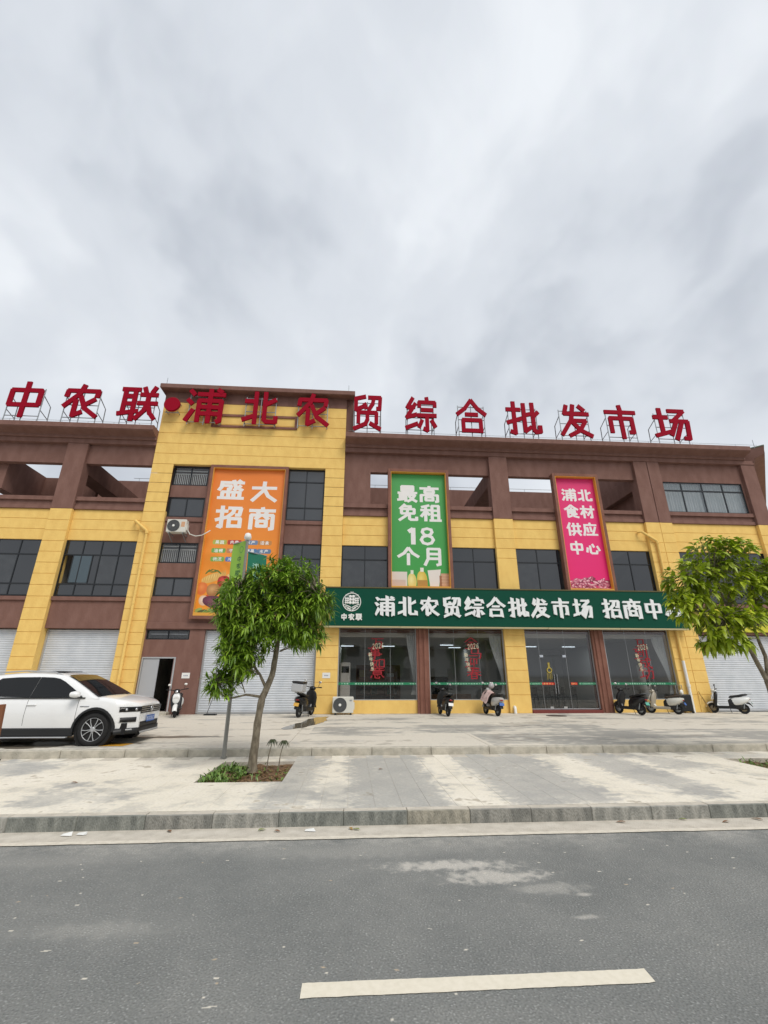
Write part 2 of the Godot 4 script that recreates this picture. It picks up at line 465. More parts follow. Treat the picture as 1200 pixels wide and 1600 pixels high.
func fill_poly(im: Image, poly: PackedVector2Array, c: Color) -> void:
	var y0 := 1e9
	var y1 := -1e9
	for p in poly:
		y0 = minf(y0, p.y); y1 = maxf(y1, p.y)
	for y in range(maxi(0, int(floor(y0))), mini(im.get_height() - 1, int(ceil(y1))) + 1):
		var yc := y + 0.5
		var xa := 1e9
		var xb := -1e9
		for i in poly.size():
			var a := poly[i]
			var b := poly[(i + 1) % poly.size()]
			if (a.y <= yc) != (b.y <= yc):
				var x := a.x + (yc - a.y) / (b.y - a.y) * (b.x - a.x)
				xa = minf(xa, x); xb = maxf(xb, x)
		if xb > xa:
			var i0 := int(round(xa))
			im.fill_rect(Rect2i(i0, y, maxi(1, int(round(xb)) - i0), 1), c)

func print_char(im: Image, ch: String, x: float, y: float, w: float, h: float, c: Color, wh: float, wv: float, lean := 0.0) -> void:
	for q in pieces(ch, wh, wv):
		var poly := PackedVector2Array()
		for p in q: poly.append(Vector2(x + p.x / 100.0 * w + (50.0 - p.y) / 100.0 * lean * h, y + p.y / 100.0 * h))
		fill_poly(im, poly, c)

func ellipse(im: Image, cx: float, cy: float, rx: float, ry: float, c: Color, turn := 0.0, c2 := Color(0, 0, 0, 0)) -> void:
	var poly := PackedVector2Array()
	for i in 28:
		var a := TAU * i / 28
		poly.append(Vector2(cx, cy) + Vector2(cos(a) * rx, sin(a) * ry).rotated(turn))
	fill_poly(im, poly, c)
	if c2.a > 0:   # the photo print shows each fruit with a lighter cheek
		for k in 5:
			var s := 0.8 - k * 0.15
			var q := PackedVector2Array()
			for i in 24:
				var a := TAU * i / 24
				q.append(Vector2(cx - rx * 0.2, cy - ry * 0.22) + Vector2(cos(a) * rx * s, sin(a) * ry * s).rotated(turn))
			fill_poly(im, q, c.lerp(c2, (k + 1) / 5.0))

func picture(im: Image, rough := 0.6) -> StandardMaterial3D:
	var m := plain(Color.WHITE, rough)
	m.albedo_texture = ImageTexture.create_from_image(im)
	m.texture_repeat = false
	return m

# an upright sheet facing +z with its own picture coordinates; bulge(u, v) gives metres of relief
func sheet(st: SurfaceTool, x0: float, x1: float, y0: float, y1: float, z: float, nx := 1, ny := 1, bulge = null) -> void:
	st.set_smooth_group(1)
	for j in ny:
		for i in nx:
			var q := []
			for k in [[0, 0], [1, 0], [1, 1], [0, 1]]:
				var u := float(i + k[0]) / nx
				var v := float(j + k[1]) / ny
				q.append([Vector3(lerpf(x0, x1, u), lerpf(y0, y1, v), z + (bulge.call(u, v) if bulge != null else 0.0)), Vector2(u, 1.0 - v)])
			for k in [0, 2, 1, 0, 3, 2]:
				st.set_uv(q[k][1]); st.add_vertex(q[k][0])
	st.set_smooth_group(-1)

# ------------------------------------------------------------------ camera, sky, sun
func make_view() -> void:
	var cam := Camera3D.new()
	var p := deg_to_rad(20.108)
	var y := deg_to_rad(3.915)
	var fwd := Vector3(sin(y) * cos(p), sin(p), -cos(y) * cos(p))
	var right := Vector3(cos(y), 0, sin(y))
	var up := right.cross(fwd)
	cam.transform = Transform3D(Basis(right, up, -fwd), EYE)
	cam.rotate_object_local(Vector3(0, 0, 1), deg_to_rad(0.052))
	cam.fov = rad_to_deg(2.0 * atan(800.0 / 700.0))
	cam.near = 0.05
	cam.far = 900.0
	add_child(cam)
	cam.name = "camera"
	cam.current = true
	var env := Environment.new()
	env.background_mode = Environment.BG_SKY
	var sm := PanoramaSkyMaterial.new()
	sm.panorama = ImageTexture.create_from_image(cloud_image())
	var sky := Sky.new()
	sky.sky_material = sm
	env.sky = sky
	env.background_energy_multiplier = 0.92
	env.tonemap_mode = Environment.TONE_MAPPER_LINEAR
	env.tonemap_exposure = 1.33
	env.sdfgi_enabled = true
	env.ssao_enabled = true
	env.ssil_enabled = true
	var we := WorldEnvironment.new()
	we.environment = env
	add_child(we)
	we.name = "world_environment"
	var sun := DirectionalLight3D.new()
	sun.light_energy = 0.5
	sun.light_angular_distance = 28.0
	sun.light_color = Color(1.0, 0.975, 0.94)
	sun.shadow_enabled = true
	add_child(sun)
	sun.name = "sun"
	sun.look_at_from_position(Vector3(7, 17, 12), Vector3.ZERO)

# an overcast of soft, mottled patches, the same all round
func cloud_image() -> Image:
	var w := 1280
	var h := 640
	var big := noise(0.62, 5, 4)
	var mid := noise(1.7, 9, 5)
	var wisp := noise(3.6, 19, 5)
	var out := PackedByteArray()
	out.resize(w * h * 3)
	for j in h:
		var el := (0.5 - (j + 0.5) / h) * PI
		for i in w:
			var c: Color
			if el > 0.0:
				var az := ((i + 0.5) / w - 0.5) * TAU
				var d := Vector3(sin(az) * cos(el), sin(el), -cos(az) * cos(el))
				var k := 1.0 / (d.y + 0.75)
				var q := Vector3(d.x * k, d.y * 0.8, d.z * k) * 1.7
				var m := mid.get_noise_3d(q.x * 1.2, q.y * 0.7, q.z)
				q += Vector3(m, m * 0.4, -m) * 0.16
				var a := big.get_noise_3d(q.x * 1.3 + q.y * 0.3, q.y * 0.75, q.z)
				var b := wisp.get_noise_3d(q.x * 1.1, q.y * 0.6 + q.x * 0.2, q.z)
				var v := clampf(0.58 + a * 0.66 + m * 0.38 + b * 0.28, 0.0, 1.0)
				v = lerpf(v, 0.78, smoothstep(0.3, 0.0, d.y) * 0.6)
				c = srgb(178, 184, 193).lerp(srgb(201, 206, 213), smoothstep(0.05, 0.52, v)).lerp(srgb(219, 223, 228), smoothstep(0.48, 1.0, v))
			else:
				c = srgb(150, 150, 148)
			var o := (j * w + i) * 3
			out[o] = int(c.r * 255); out[o + 1] = int(c.g * 255); out[o + 2] = int(c.b * 255)
	return Image.create_from_data(w, h, false, Image.FORMAT_RGB8, out)

# ------------------------------------------------------------------ ground
func bytes(n: FastNoiseLite, w: int, h: int) -> PackedByteArray:
	return n.get_image(w, h, false, false, false).get_data()

func flat_material(im: Image, rough: float, rough_im: Image = null) -> StandardMaterial3D:
	var m := plain(Color.WHITE, rough)
	m.albedo_texture = ImageTexture.create_from_image(im)
	if rough_im:
		m.roughness = 1.0
		m.roughness_texture = ImageTexture.create_from_image(rough_im)
		m.roughness_texture_channel = BaseMaterial3D.TEXTURE_CHANNEL_RED
	return m

# a slab whose top carries picture coordinates from its place on the ground: area is x0, z0, width, depth of the picture
func slab(st: SurfaceTool, lo: Vector3, hi: Vector3, area: Array, c := 0.004) -> void:
	var uv := func(p: Vector3) -> Vector2: return Vector2((p.x - area[0]) / area[2], (p.z - area[1]) / area[3])
	var t := [Vector3(lo.x + c, hi.y, hi.z - c), Vector3(hi.x - c, hi.y, hi.z - c), Vector3(hi.x - c, hi.y, lo.z + c), Vector3(lo.x + c, hi.y, lo.z + c)]
	var e := [Vector3(lo.x, hi.y - c, hi.z), Vector3(hi.x, hi.y - c, hi.z), Vector3(hi.x, hi.y - c, lo.z), Vector3(lo.x, hi.y - c, lo.z)]
	var b := [Vector3(lo.x, lo.y, hi.z), Vector3(hi.x, lo.y, hi.z), Vector3(hi.x, lo.y, lo.z), Vector3(lo.x, lo.y, lo.z)]
	var faces := [t]
	for i in 4:
		var k := (i + 1) % 4
		faces.append([e[i], e[k], t[k], t[i]])
		faces.append([b[i], b[k], e[k], e[i]])
	for f in faces:
		for k in [0, 2, 1, 0, 3, 2]:
			st.set_uv(uv.call(f[k])); st.add_vertex(f[k])

func sidewalk_picture(area: Array) -> StandardMaterial3D:
	var w := 1536
	var h := 320
	var n1 := bytes(noise(0.011, 301, 5), w, h)
	var n2 := bytes(noise(0.06, 302, 4), w, h)
	var n3 := bytes(noise(0.3, 303, 3), w, h)
	# damp, dust-free strips along the paving columns: x from, x to, strength, z centre, z half width
	var cols := [[-1.25, -0.42, 0.75, -8.1, 2.4], [-0.05, 1.35, 0.9, -8.0, 2.6], [-0.5, 0.4, 0.5, -7.0, 1.0], [1.95, 3.55, 0.85, -8.2, 2.3], [4.25, 5.3, 0.75, -8.6, 2.0], [5.45, 6.4, 0.6, -8.9, 1.0], [-4.2, -2.9, 0.6, -7.0, 0.6], [-7.5, -5.0, 0.7, -9.1, 0.9], [-3.4, -2.7, 0.4, -9.2, 0.5], [7.2, 8.8, 0.35, -9.6, 0.7], [-9.0, -7.6, 0.5, -8.2, 1.4], [8.9, 10.4, 0.5, -7.6, 1.4]]
	var out := PackedByteArray()
	var ro := PackedByteArray()
	out.resize(w * h * 3)
	ro.resize(w * h)
	for i in w:
		var x: float = area[0] + (i + 0.5) / w * area[2]
		for j in h:
			var o := j * w + i
			var z: float = area[1] + (j + 0.5) / h * area[3]
			var u := n1[o] / 255.0 - 0.5
			var v := n2[o] / 255.0 - 0.5
			var s := 0.0
			for c in cols:
				var dx: float = minf(x - c[0], c[1] - x) + v * 0.5 + u * 0.3
				if dx > -0.25:
					var dz: float = c[4] - absf(z - c[3]) + u * 2.2 + v * 1.2
					s = maxf(s, c[2] * smoothstep(-0.12, 0.2, dx) * smoothstep(-0.3, 0.6, dz))
			s = clampf(s + smoothstep(0.0, 0.3, u + v * 0.5) * 0.45 - smoothstep(0.1, 0.3, v) * 0.35, 0.0, 1.0)
			var g := (n3[o] / 255.0 - 0.5) * 0.1
			var c3 := srgb(228, 222, 208).lerp(srgb(221, 214, 197), clampf(u * 2.0 + 0.5, 0, 1)).lerp(srgb(173, 172, 167), s)
			c3 = c3.lerp(srgb(120, 108, 88), smoothstep(0.3, 0.5, -v - u) * 0.4)
			out[o * 3] = int(clampf(c3.r + g, 0, 1) * 255); out[o * 3 + 1] = int(clampf(c3.g + g, 0, 1) * 255); out[o * 3 + 2] = int(clampf(c3.b + g, 0, 1) * 255)
			ro[o] = int((0.9 - s * 0.3) * 255)
	return flat_material(Image.create_from_data(w, h, false, Image.FORMAT_RGB8, out), 0.9, Image.create_from_data(w, h, false, Image.FORMAT_L8, ro))

func forecourt_picture(area: Array) -> StandardMaterial3D:
	var w := 1600
	var h := 352
	var n1 := bytes(noise(0.009, 401, 5), w, h)
	var n2 := bytes(noise(0.045, 402, 4), w, h)
	var n3 := bytes(noise(0.35, 403, 3), w, h)
	var streak := noise(0.02, 404, 4)
	# water that ran out under the car: centre x, z, half sizes
	var wet := [[-7.2, -11.1, 1.9, 0.22], [-5.2, -10.9, 1.0, 0.25], [-3.9, -12.0, 1.0, 0.16], [-8.0, -10.6, 2.4, 0.3], [-9.5, -11.5, 1.6, 0.5]]
	var out := PackedByteArray()
	var ro := PackedByteArray()
	out.resize(w * h * 3)
	ro.resize(w * h)
	for j in h:
		var z: float = area[1] + (j + 0.5) / h * area[3]
		for i in w:
			var x: float = area[0] + (i + 0.5) / w * area[2]
			var o := j * w + i
			var u := n1[o] / 255.0 - 0.5
			var v := n2[o] / 255.0 - 0.5
			var t := streak.get_noise_2d(x * 9.0, z * 55.0)
			var bias := 0.0
			if x > 3.0 and x < 13.0 and z > -12.4: bias = 0.28
			elif z > -14.5 and x > -1.0 and x < 8.0 and z < -12.4: bias = 0.2
			elif z < -15.0 and x > -0.5: bias = 0.06
			var s := smoothstep(-0.05, 0.22, u * 0.7 + t * 0.4 + v * 0.35 + bias - 0.12)
			var c3 := srgb(208, 202, 189).lerp(srgb(156, 154, 148), s * 0.95)
			c3 = c3.lerp(srgb(224, 218, 203), smoothstep(0.2, 0.45, v + t * 0.5) * 0.6)
			var d := 0.0
			for q in wet:
				var e := Vector2((x - q[0]) / q[2], (z - q[1]) / q[3]).length() + v * 1.1 + t * 0.5
				d = maxf(d, 1.0 - smoothstep(0.85, 1.05, e))
			c3 = c3.lerp(srgb(96, 88, 76), d * 0.8)
			c3 = c3.lerp(srgb(128, 122, 112), smoothstep(0.14, 0.3, -u * 0.5 - v * 0.8 + t * 0.35) * 0.35)
			var g := (n3[o] / 255.0 - 0.5) * 0.08
			out[o * 3] = int(clampf(c3.r + g, 0, 1) * 255); out[o * 3 + 1] = int(clampf(c3.g + g, 0, 1) * 255); out[o * 3 + 2] = int(clampf(c3.b + g, 0, 1) * 255)
			ro[o] = int(clampf(0.9 - d * 0.55, 0, 1) * 255)
	return flat_material(Image.create_from_data(w, h, false, Image.FORMAT_RGB8, out), 0.9, Image.create_from_data(w, h, false, Image.FORMAT_L8, ro))

func asphalt_picture(area: Array) -> StandardMaterial3D:
	var w := 1536
	var h := 768
	var n1 := bytes(noise(0.006, 501, 5), w, h)
	var n2 := bytes(noise(0.05, 502, 4), w, h)
	var n3 := bytes(noise(0.42, 503, 2), w, h)
	var n4 := bytes(noise(0.16, 504, 2, FastNoiseLite.TYPE_CELLULAR), w, h)
	# dried, pale mud: centre x, z, half sizes, strength
	var pale := [[0.95, -4.95, 0.6, 0.11, 0.95], [1.3, -4.68, 0.45, 0.14, 0.9], [1.65, -4.42, 0.32, 0.1, 0.45], [-1.75, -4.0, 0.5, 0.12, 0.25], [1.75, -3.95, 0.12, 0.03, 0.6], [1.9, -4.3, 0.1, 0.03, 0.7], [0.0, -5.35, 0.8, 0.18, 0.3], [-3.0, -5.3, 0.9, 0.16, 0.22]]
	var out := PackedByteArray()
	out.resize(w * h * 3)
	for j in h:
		var z: float = area[1] + (j + 0.5) / h * area[3]
		var edge := smoothstep(-5.1, -5.7, z)
		for i in w:
			var x: float = area[0] + (i + 0.5) / w * area[2]
			var o := j * w + i
			var u := n1[o] / 255.0 - 0.5
			var v := n2[o] / 255.0 - 0.5
			var g := n3[o] / 255.0 - 0.5
			var k := n4[o] / 255.0
			var c3 := srgb(112, 114, 112).lerp(srgb(126, 127, 124), clampf(u * 1.6 + 0.5 + v * 0.6, 0, 1))
			var q := 0.0
			for b in pale:
				var e := Vector2((x - b[0]) / b[2], (z - b[1]) / b[3])
				if absf(e.x) < 2.2 and absf(e.y) < 2.2:
					q = maxf(q, b[4] * (1.0 - smoothstep(0.5, 1.25, e.length() + v * 1.5 + g * 1.3)))
			q = maxf(q, edge * (0.35 + u * 0.8 + v * 0.5) * 0.8)
			c3 = c3.lerp(srgb(184, 180, 172), clampf(q, 0, 1))
			var gr := g * 0.12 + (smoothstep(0.22, 0.34, g) * 0.09) - (0.06 if k > 0.6 else 0.0) * 0.5
			out[o * 3] = int(clampf(c3.r + gr, 0, 1) * 255); out[o * 3 + 1] = int(clampf(c3.g + gr, 0, 1) * 255); out[o * 3 + 2] = int(clampf(c3.b + gr, 0, 1) * 255)
	var im := Image.create_from_data(w, h, false, Image.FORMAT_RGB8, out)
	# spilled specks of mortar and paint
	rng.seed = 77
	for k in 260:
		var x := rng.randi_range(0, w - 1)
		var y := rng.randi_range(0, h - 1)
		var c := srgb(206, 200, 186) if rng.randf() < 0.7 else srgb(176, 160, 138)
		ellipse(im, x, y, rng.randf_range(0.6, 2.6) * (2.2 if rng.randf() < 0.07 else 1.0), rng.randf_range(0.5, 1.3), c, rng.randf_range(-0.4, 0.4))
	var m := flat_material(im, 0.88)
	var hb := Image.create_from_data(w, h, false, Image.FORMAT_L8, n3)
	hb.convert(Image.FORMAT_RGBA8)
	hb.bump_map_to_normal_map(0.9)
	m.normal_enabled = true
	m.normal_texture = ImageTexture.create_from_image(hb)
	return m

func make_ground() -> void:
	var under := mb()
	box(under, Vector3(-400, -0.3, -400), Vector3(400, -0.02, 400))
	struct(obj("ground", under, M.render_grey))
	# road
	var ra := [-5.0, -8.0, 12.0, 6.0]
	M.asphalt = asphalt_picture(ra)
	var st := mb()
	for k in [0, 2, 1, 0, 3, 2]:
		var p: Vector3 = [Vector3(-120, 0, 9.0), Vector3(120, 0, 9.0), Vector3(120, 0, -5.79), Vector3(-120, 0, -5.79)][k]
		st.set_uv(Vector2((p.x - ra[0]) / ra[2], (p.z - ra[1]) / ra[3])); st.add_vertex(p)
	var road = struct(obj("road", st, M.asphalt))
	# lane dashes, two metres long with four-metre gaps; the paint has worn, chipped edges
	for k in range(-5, 6):
		var d := mb()
		rng.seed = 900 + k
		var x0 := -0.235 + k * 6.0
		var top := []
		var bot := []
		for i in 61:
			var x := x0 + 2.0 * i / 60.0
			var e := 0.003 if i > 0 and i < 60 else 0.01
			bot.append(Vector3(x + (0.01 if i == 60 else 0.0), 0.004, -3.2 + rng.randf_range(-e, e * 0.4)))
			top.append(Vector3(x + (0.02 if i == 60 else 0.0), 0.004, -3.33 + rng.randf_range(-e * 0.4, e)))
		for i in 60:
			quad(d, bot[i], bot[i + 1], top[i + 1], top[i])
		obj("lane_dash", d, M.line, road)
	# gutter and its pale edge line
	st = mb()
	box(st, Vector3(-120, -0.02, -6.16), Vector3(120, 0.004, -5.79))
	struct(obj("gutter", st, M.gutter))
	st = mb()
	rng.seed = 31
	var prev := [0.0, 0.0]
	for i in 200:
		var x := -15.0 + i * 0.16
		var nx := [rng.randf_range(-0.007, 0.007), rng.randf_range(-0.007, 0.007)]
		quad(st, Vector3(x, 0.008, -5.715 + prev[0]), Vector3(x + 0.16, 0.008, -5.715 + nx[0]), Vector3(x + 0.16, 0.008, -5.80 + nx[1]), Vector3(x, 0.008, -5.80 + prev[1]))
		prev = nx
	obj("edge_line", st, M.edge, road)
	# kerb stones
	var kerb := Node3D.new()
	put(kerb, "kerb", self)
	struct(kerb)
	rng.seed = 5
	var tones := []
	for k in 4:
		var g: StandardMaterial3D = M.granite.duplicate()
		g.albedo_color = [Color(1, 1, 1), Color(0.9, 0.9, 0.9), Color(0.84, 0.86, 0.86), Color(1.0, 0.98, 0.94)][k]
		g.uv1_offset = Vector3(k * 0.31, k * 0.17, 0)
		tones.append(g)
	for k in range(-24, 26):
		var x := -0.05 + k * 0.75
		var s := mb()
		var dz := rng.randf_range(-0.004, 0.004)
		var dy := rng.randf_range(-0.003, 0.003)
		cbox(s, Vector3(x + 0.0015, -0.1, -6.29 + dz), Vector3(x + 0.7485, 0.148 + dy, -6.16 + dz), 0.01)
		var ks := obj("kerb_stone", s, tones[rng.randi() % 4], kerb)
		s = mb()
		cbox(s, Vector3(x + 0.004, 0.14, -6.285 + dz), Vector3(x + 0.746, 0.1505 + dy, -6.172 + dz), 0.004)
		obj("worn_top", s, M.gutter, ks)
	# pavement of long slabs, with two tree pits
	var pa := [-9.2, -10.09, 20.6, 3.8]
	M.paving = sidewalk_picture(pa)
	var walk := Node3D.new()
	put(walk, "pavement", self)
	struct(walk)
	var bed := mb()
	box(bed, Vector3(-60, -0.1, -10.09), Vector3(-2.3, 0.146, -6.3))
	box(bed, Vector3(-2.3, -0.1, -7.8), Vector3(-1.0, 0.146, -6.3))
	box(bed, Vector3(-2.3, -0.1, -10.09), Vector3(-1.0, 0.146, -9.52))
	box(bed, Vector3(-1.0, -0.1, -10.09), Vector3(7.2, 0.146, -6.3))
	box(bed, Vector3(7.2, -0.1, -8.0), Vector3(8.6, 0.146, -6.3))
	box(bed, Vector3(7.2, -0.1, -10.09), Vector3(8.6, 0.146, -9.3))
	box(bed, Vector3(8.6, -0.1, -10.09), Vector3(60, 0.146, -6.3))
	obj("mortar_bed", bed, M.gutter, walk)
	var far := mb()
	rng.seed = 8
	var made := 0
	for i in range(-27, 36):
		var x0 := -0.34 + i * 0.335
		for j in 6:
			var off := 0.315 if i % 2 else 0.0
			var z1 := -6.3 - j * 0.632 + off
			var z0 := z1 - 0.632
			z1 = minf(z1, -6.3); z0 = maxf(z0, -10.085)
			if z1 - z0 < 0.06: continue
			var parts := [[x0, x0 + 0.335, z0, z1]]
			for pit in [[-2.3, -1.0, -9.52, -7.8], [7.2, 8.6, -9.3, -8.0]]:
				var next := []
				for r in parts:
					if r[1] <= pit[0] or r[0] >= pit[1] or r[3] <= pit[2] or r[2] >= pit[3]:
						next.append(r); continue
					if r[2] < pit[2] - 0.03: next.append([r[0], r[1], r[2], pit[2]])
					if r[3] > pit[3] + 0.03: next.append([r[0], r[1], pit[3], r[3]])
					if r[0] < pit[0] - 0.03: next.append([r[0], pit[0], maxf(r[2], pit[2]), minf(r[3], pit[3])])
					if r[1] > pit[1] + 0.03: next.append([pit[1], r[1], maxf(r[2], pit[2]), minf(r[3], pit[3])])
				parts = next
			for r in parts:
				var zc: float = (r[2] + r[3]) / 2
				var seen: bool = r[1] > zc * 0.62 - 0.6 and r[0] < -zc * 0.86 + 0.6 and made < 300
				var dy := rng.randf_range(-0.0008, 0.0008)
				var lo := Vector3(r[0] + 0.0015, 0.10, r[2] + 0.0015)
				var hi := Vector3(r[1] - 0.0015, 0.15 + dy, r[3] - 0.0015)
				if seen:
					var s := mb()
					slab(s, lo, hi, pa, 0.0015)
					obj("paving_slab", s, M.paving, walk)
					made += 1
				else:
					slab(far, lo, hi, pa, 0.003)
	for side in [[-60.0, -9.385], [11.72, 60.0]]:
		slab(far, Vector3(side[0], 0.1, -10.085), Vector3(side[1], 0.15, -6.3), pa)
	stuff(obj("outer_paving", far, M.paving, walk))
	# the step up to the forecourt
	var step := Node3D.new()
	put(step, "forecourt_edge", self)
	struct(step)
	for k in range(-14, 16):
		var s := mb()
		cbox(s, Vector3(0.45 + k * 1.2 + 0.003, 0.05, -10.24), Vector3(0.45 + (k + 1) * 1.2 - 0.003, GY - 0.002 + rng.randf_range(-0.004, 0.003), -10.09 + rng.randf_range(-0.006, 0.006)), 0.012)
		obj("edge_stone", s, M.step_stone, step)
	# forecourt: cast concrete bays
	var fa := [-17.5, -18.9, 40.0, 8.8]
	M.concrete = forecourt_picture(fa)
	var court := Node3D.new()
	put(court, "forecourt", self)
	struct(court)
	var base := mb()
	box(base, Vector3(-60, -0.1, -18.8), Vector3(60, 0.27, -10.24))
	obj("sub_base", base, M.step_stone, court)
	var zs := [-10.244, -12.3, -15.4, -18.75]
	for j in 3:
		for i in range(-6, 8):
			var x := -1.3 + i * 4.2
			var s := mb()
			slab(s, Vector3(x + 0.004, 0.2, zs[j + 1] + 0.004), Vector3(x + 4.196, GY + rng.randf_range(-0.002, 0.002), zs[j] - 0.004), fa, 0.006)
			obj("concrete_bay", s, M.concrete, court)

# ------------------------------------------------------------------ the market building
var B: Node3D
const ZG := -18.72     # plane of the window frames

func on(v: float, z: float) -> float:   # an x read off the pilaster plane, carried to the plane z
	return v * z / ZP

func up(v: float, z: float) -> float:   # the same for a height
	return EYE.y + (v - EYE.y) * z / ZP

func part(called: String, st, m: Material, parent: Node = null) -> MeshInstance3D:   # built in scene coordinates
	var o := obj(called, st, m, parent if parent else B)
	if parent == null: o.position = -B.position
	return o

# courses of painted stucco with open joints, each course a piece of its own
func courses(x0: float, x1: float, ys: Array, zf: float, m: Material, gap := 0.018) -> void:
	var rn := RandomNumberGenerator.new()
	rn.seed = int(x0 * 100) + 7000
	for k in ys.size() - 1:
		var st := mb()
		cbox(st, Vector3(x0, ys[k] + gap / 2, zf - 0.03), Vector3(x1, ys[k + 1] - gap / 2, zf + rn.randf_range(-0.002, 0.002)), 0.006)
		part("stucco_course", st, m)

func lattice(lo: float, hi: float) -> Array:
	var out := [lo]
	for k in 40:
		var y := 0.95 + 0.4525 * k
		if y > lo + 0.12 and y < hi - 0.12: out.append(y)
	out.append(hi)
	return out

# a glazed window: dark frame, bars, and every pane a sheet of its own. xs and ys are the lines of the bars
func window(x0: float, x1: float, ys: Array, cols: int, glass: Material, z := ZG, bar := 0.05, lines: Array = [], missing: Array = []) -> MeshInstance3D:
	var st := mb()
	var xs := lines.duplicate()
	if xs.is_empty():
		for i in cols + 1: xs.append(lerpf(x0, x1, float(i) / cols))
	var y0: float = ys[0]
	var y1: float = ys[-1]
	var d := 0.03
	box(st, Vector3(x0, y0, z - d), Vector3(x0 + bar, y1, z + d)); box(st, Vector3(x1 - bar, y0, z - d), Vector3(x1, y1, z + d))
	for j in ys.size():
		var yc: float = clampf(ys[j], y0 + bar / 2, y1 - bar / 2)
		box(st, Vector3(x0 + bar, yc - bar / 2, z - d), Vector3(x1 - bar, yc + bar / 2, z + d))
	for j in ys.size() - 1:
		for i in range(1, xs.size() - 1):
			box(st, Vector3(xs[i] - bar * 0.4, ys[j] + bar / 2 + (bar / 2 if j == 0 else 0.0), z - d + 0.004), Vector3(xs[i] + bar * 0.4, ys[j + 1] - bar / 2 - (bar / 2 if j == ys.size() - 2 else 0.0), z + d - 0.004))
	var o := part("window", st, M.frame)
	for j in ys.size() - 1:
		for i in xs.size() - 1:
			if missing.has([j, i]): continue
			var tilt := rng.randf_range(-0.004, 0.004)
			var p := mb()
			var ax: float = xs[i] + 0.015
			var bx_: float = xs[i + 1] - 0.015
			var ay: float = ys[j] + 0.015
			var by: float = ys[j + 1] - 0.015
			hexa(p, [Vector3(ax, ay, z + 0.004 + tilt), Vector3(bx_, ay, z + 0.004 - tilt), Vector3(bx_, ay, z - 0.002 - tilt), Vector3(ax, ay, z - 0.002 + tilt),
				Vector3(ax, by, z + 0.004 - tilt), Vector3(bx_, by, z + 0.004 + tilt), Vector3(bx_, by, z - 0.002 + tilt), Vector3(ax, by, z - 0.002 - tilt)])
			var g := glass
			if glass == M.glass: g = [M.glass, M.glass, M.glass_b, M.glass_c][rng.randi() % 4]
			obj("pane", p, g, o)
	return o

func shutter(x0: float, x1: float, y0: float, y1: float, z: float) -> void:
	var o := mb()
	box(o, Vector3(x0, y1 - 0.1, z - 0.1), Vector3(x1, y1, z - 0.03))
	var node := part("roller_shutter", o, M.shutter)
	for x in [x0, x1 - 0.07]:
		o = mb()
		box(o, Vector3(x, y0, z - 0.03), Vector3(x + 0.07, y1, z + 0.05))
		obj("guide_rail", o, M.silver, node)
	var st := mb()
	var pitch := 0.085
	var n := int((y1 - y0) / pitch)
	for k in n + 1:
		var y := y0 + k * pitch
		var yt := minf(y + pitch, y1)
		if yt - y < 0.02: continue
		var h := yt - y
		var prof := [Vector2(0, 0.0), Vector2(0.12, 0.012), Vector2(0.5, 0.019), Vector2(0.88, 0.012), Vector2(1.0, 0.0)]
		for i in 4:
			quad(st, Vector3(x0 + 0.05, y + prof[i].x * h, z + prof[i].y), Vector3(x1 - 0.05, y + prof[i].x * h, z + prof[i].y), Vector3(x1 - 0.05, y + prof[i + 1].x * h, z + prof[i + 1].y), Vector3(x0 + 0.05, y + prof[i + 1].x * h, z + prof[i + 1].y))
	stuff(obj("slat_curtain", st, M.shutter, node))
	var b := mb()
	cbox(b, Vector3(x0 + 0.05, y0 - 0.02, z - 0.01), Vector3(x1 - 0.05, y0 + 0.07, z + 0.03), 0.008)
	obj("bottom_bar", b, M.silver, node)

func cornice(x0: float, x1: float, t := Transform3D(), parent: Node = null, cap_side := 0.0) -> MeshInstance3D:
	# profile: Vector2(out from the pilaster plane, height)
	var prof := PackedVector2Array([Vector2(-1.2, 11.55), Vector2(0.10, 11.55), Vector2(0.12, 11.57), Vector2(0.12, 11.68), Vector2(0.17, 11.70), Vector2(0.30, 11.74), Vector2(0.50, 11.80), Vector2(0.52, 11.83), Vector2(0.55, 11.84), Vector2(0.55, 12.05), Vector2(0.53, 12.07), Vector2(-1.2, 12.07)])
	var st := mb()
	# extrude along x: map (out, y) to (z, y)
	var tt := t * Transform3D(Basis(Vector3(0, 0, 1), Vector3(0, 1, 0), Vector3(-1, 0, 0)), Vector3(0, 0, ZP))
	extrude(st, prof, -x1, -x0, tt)
	return part("cornice", st, M.brown, parent)

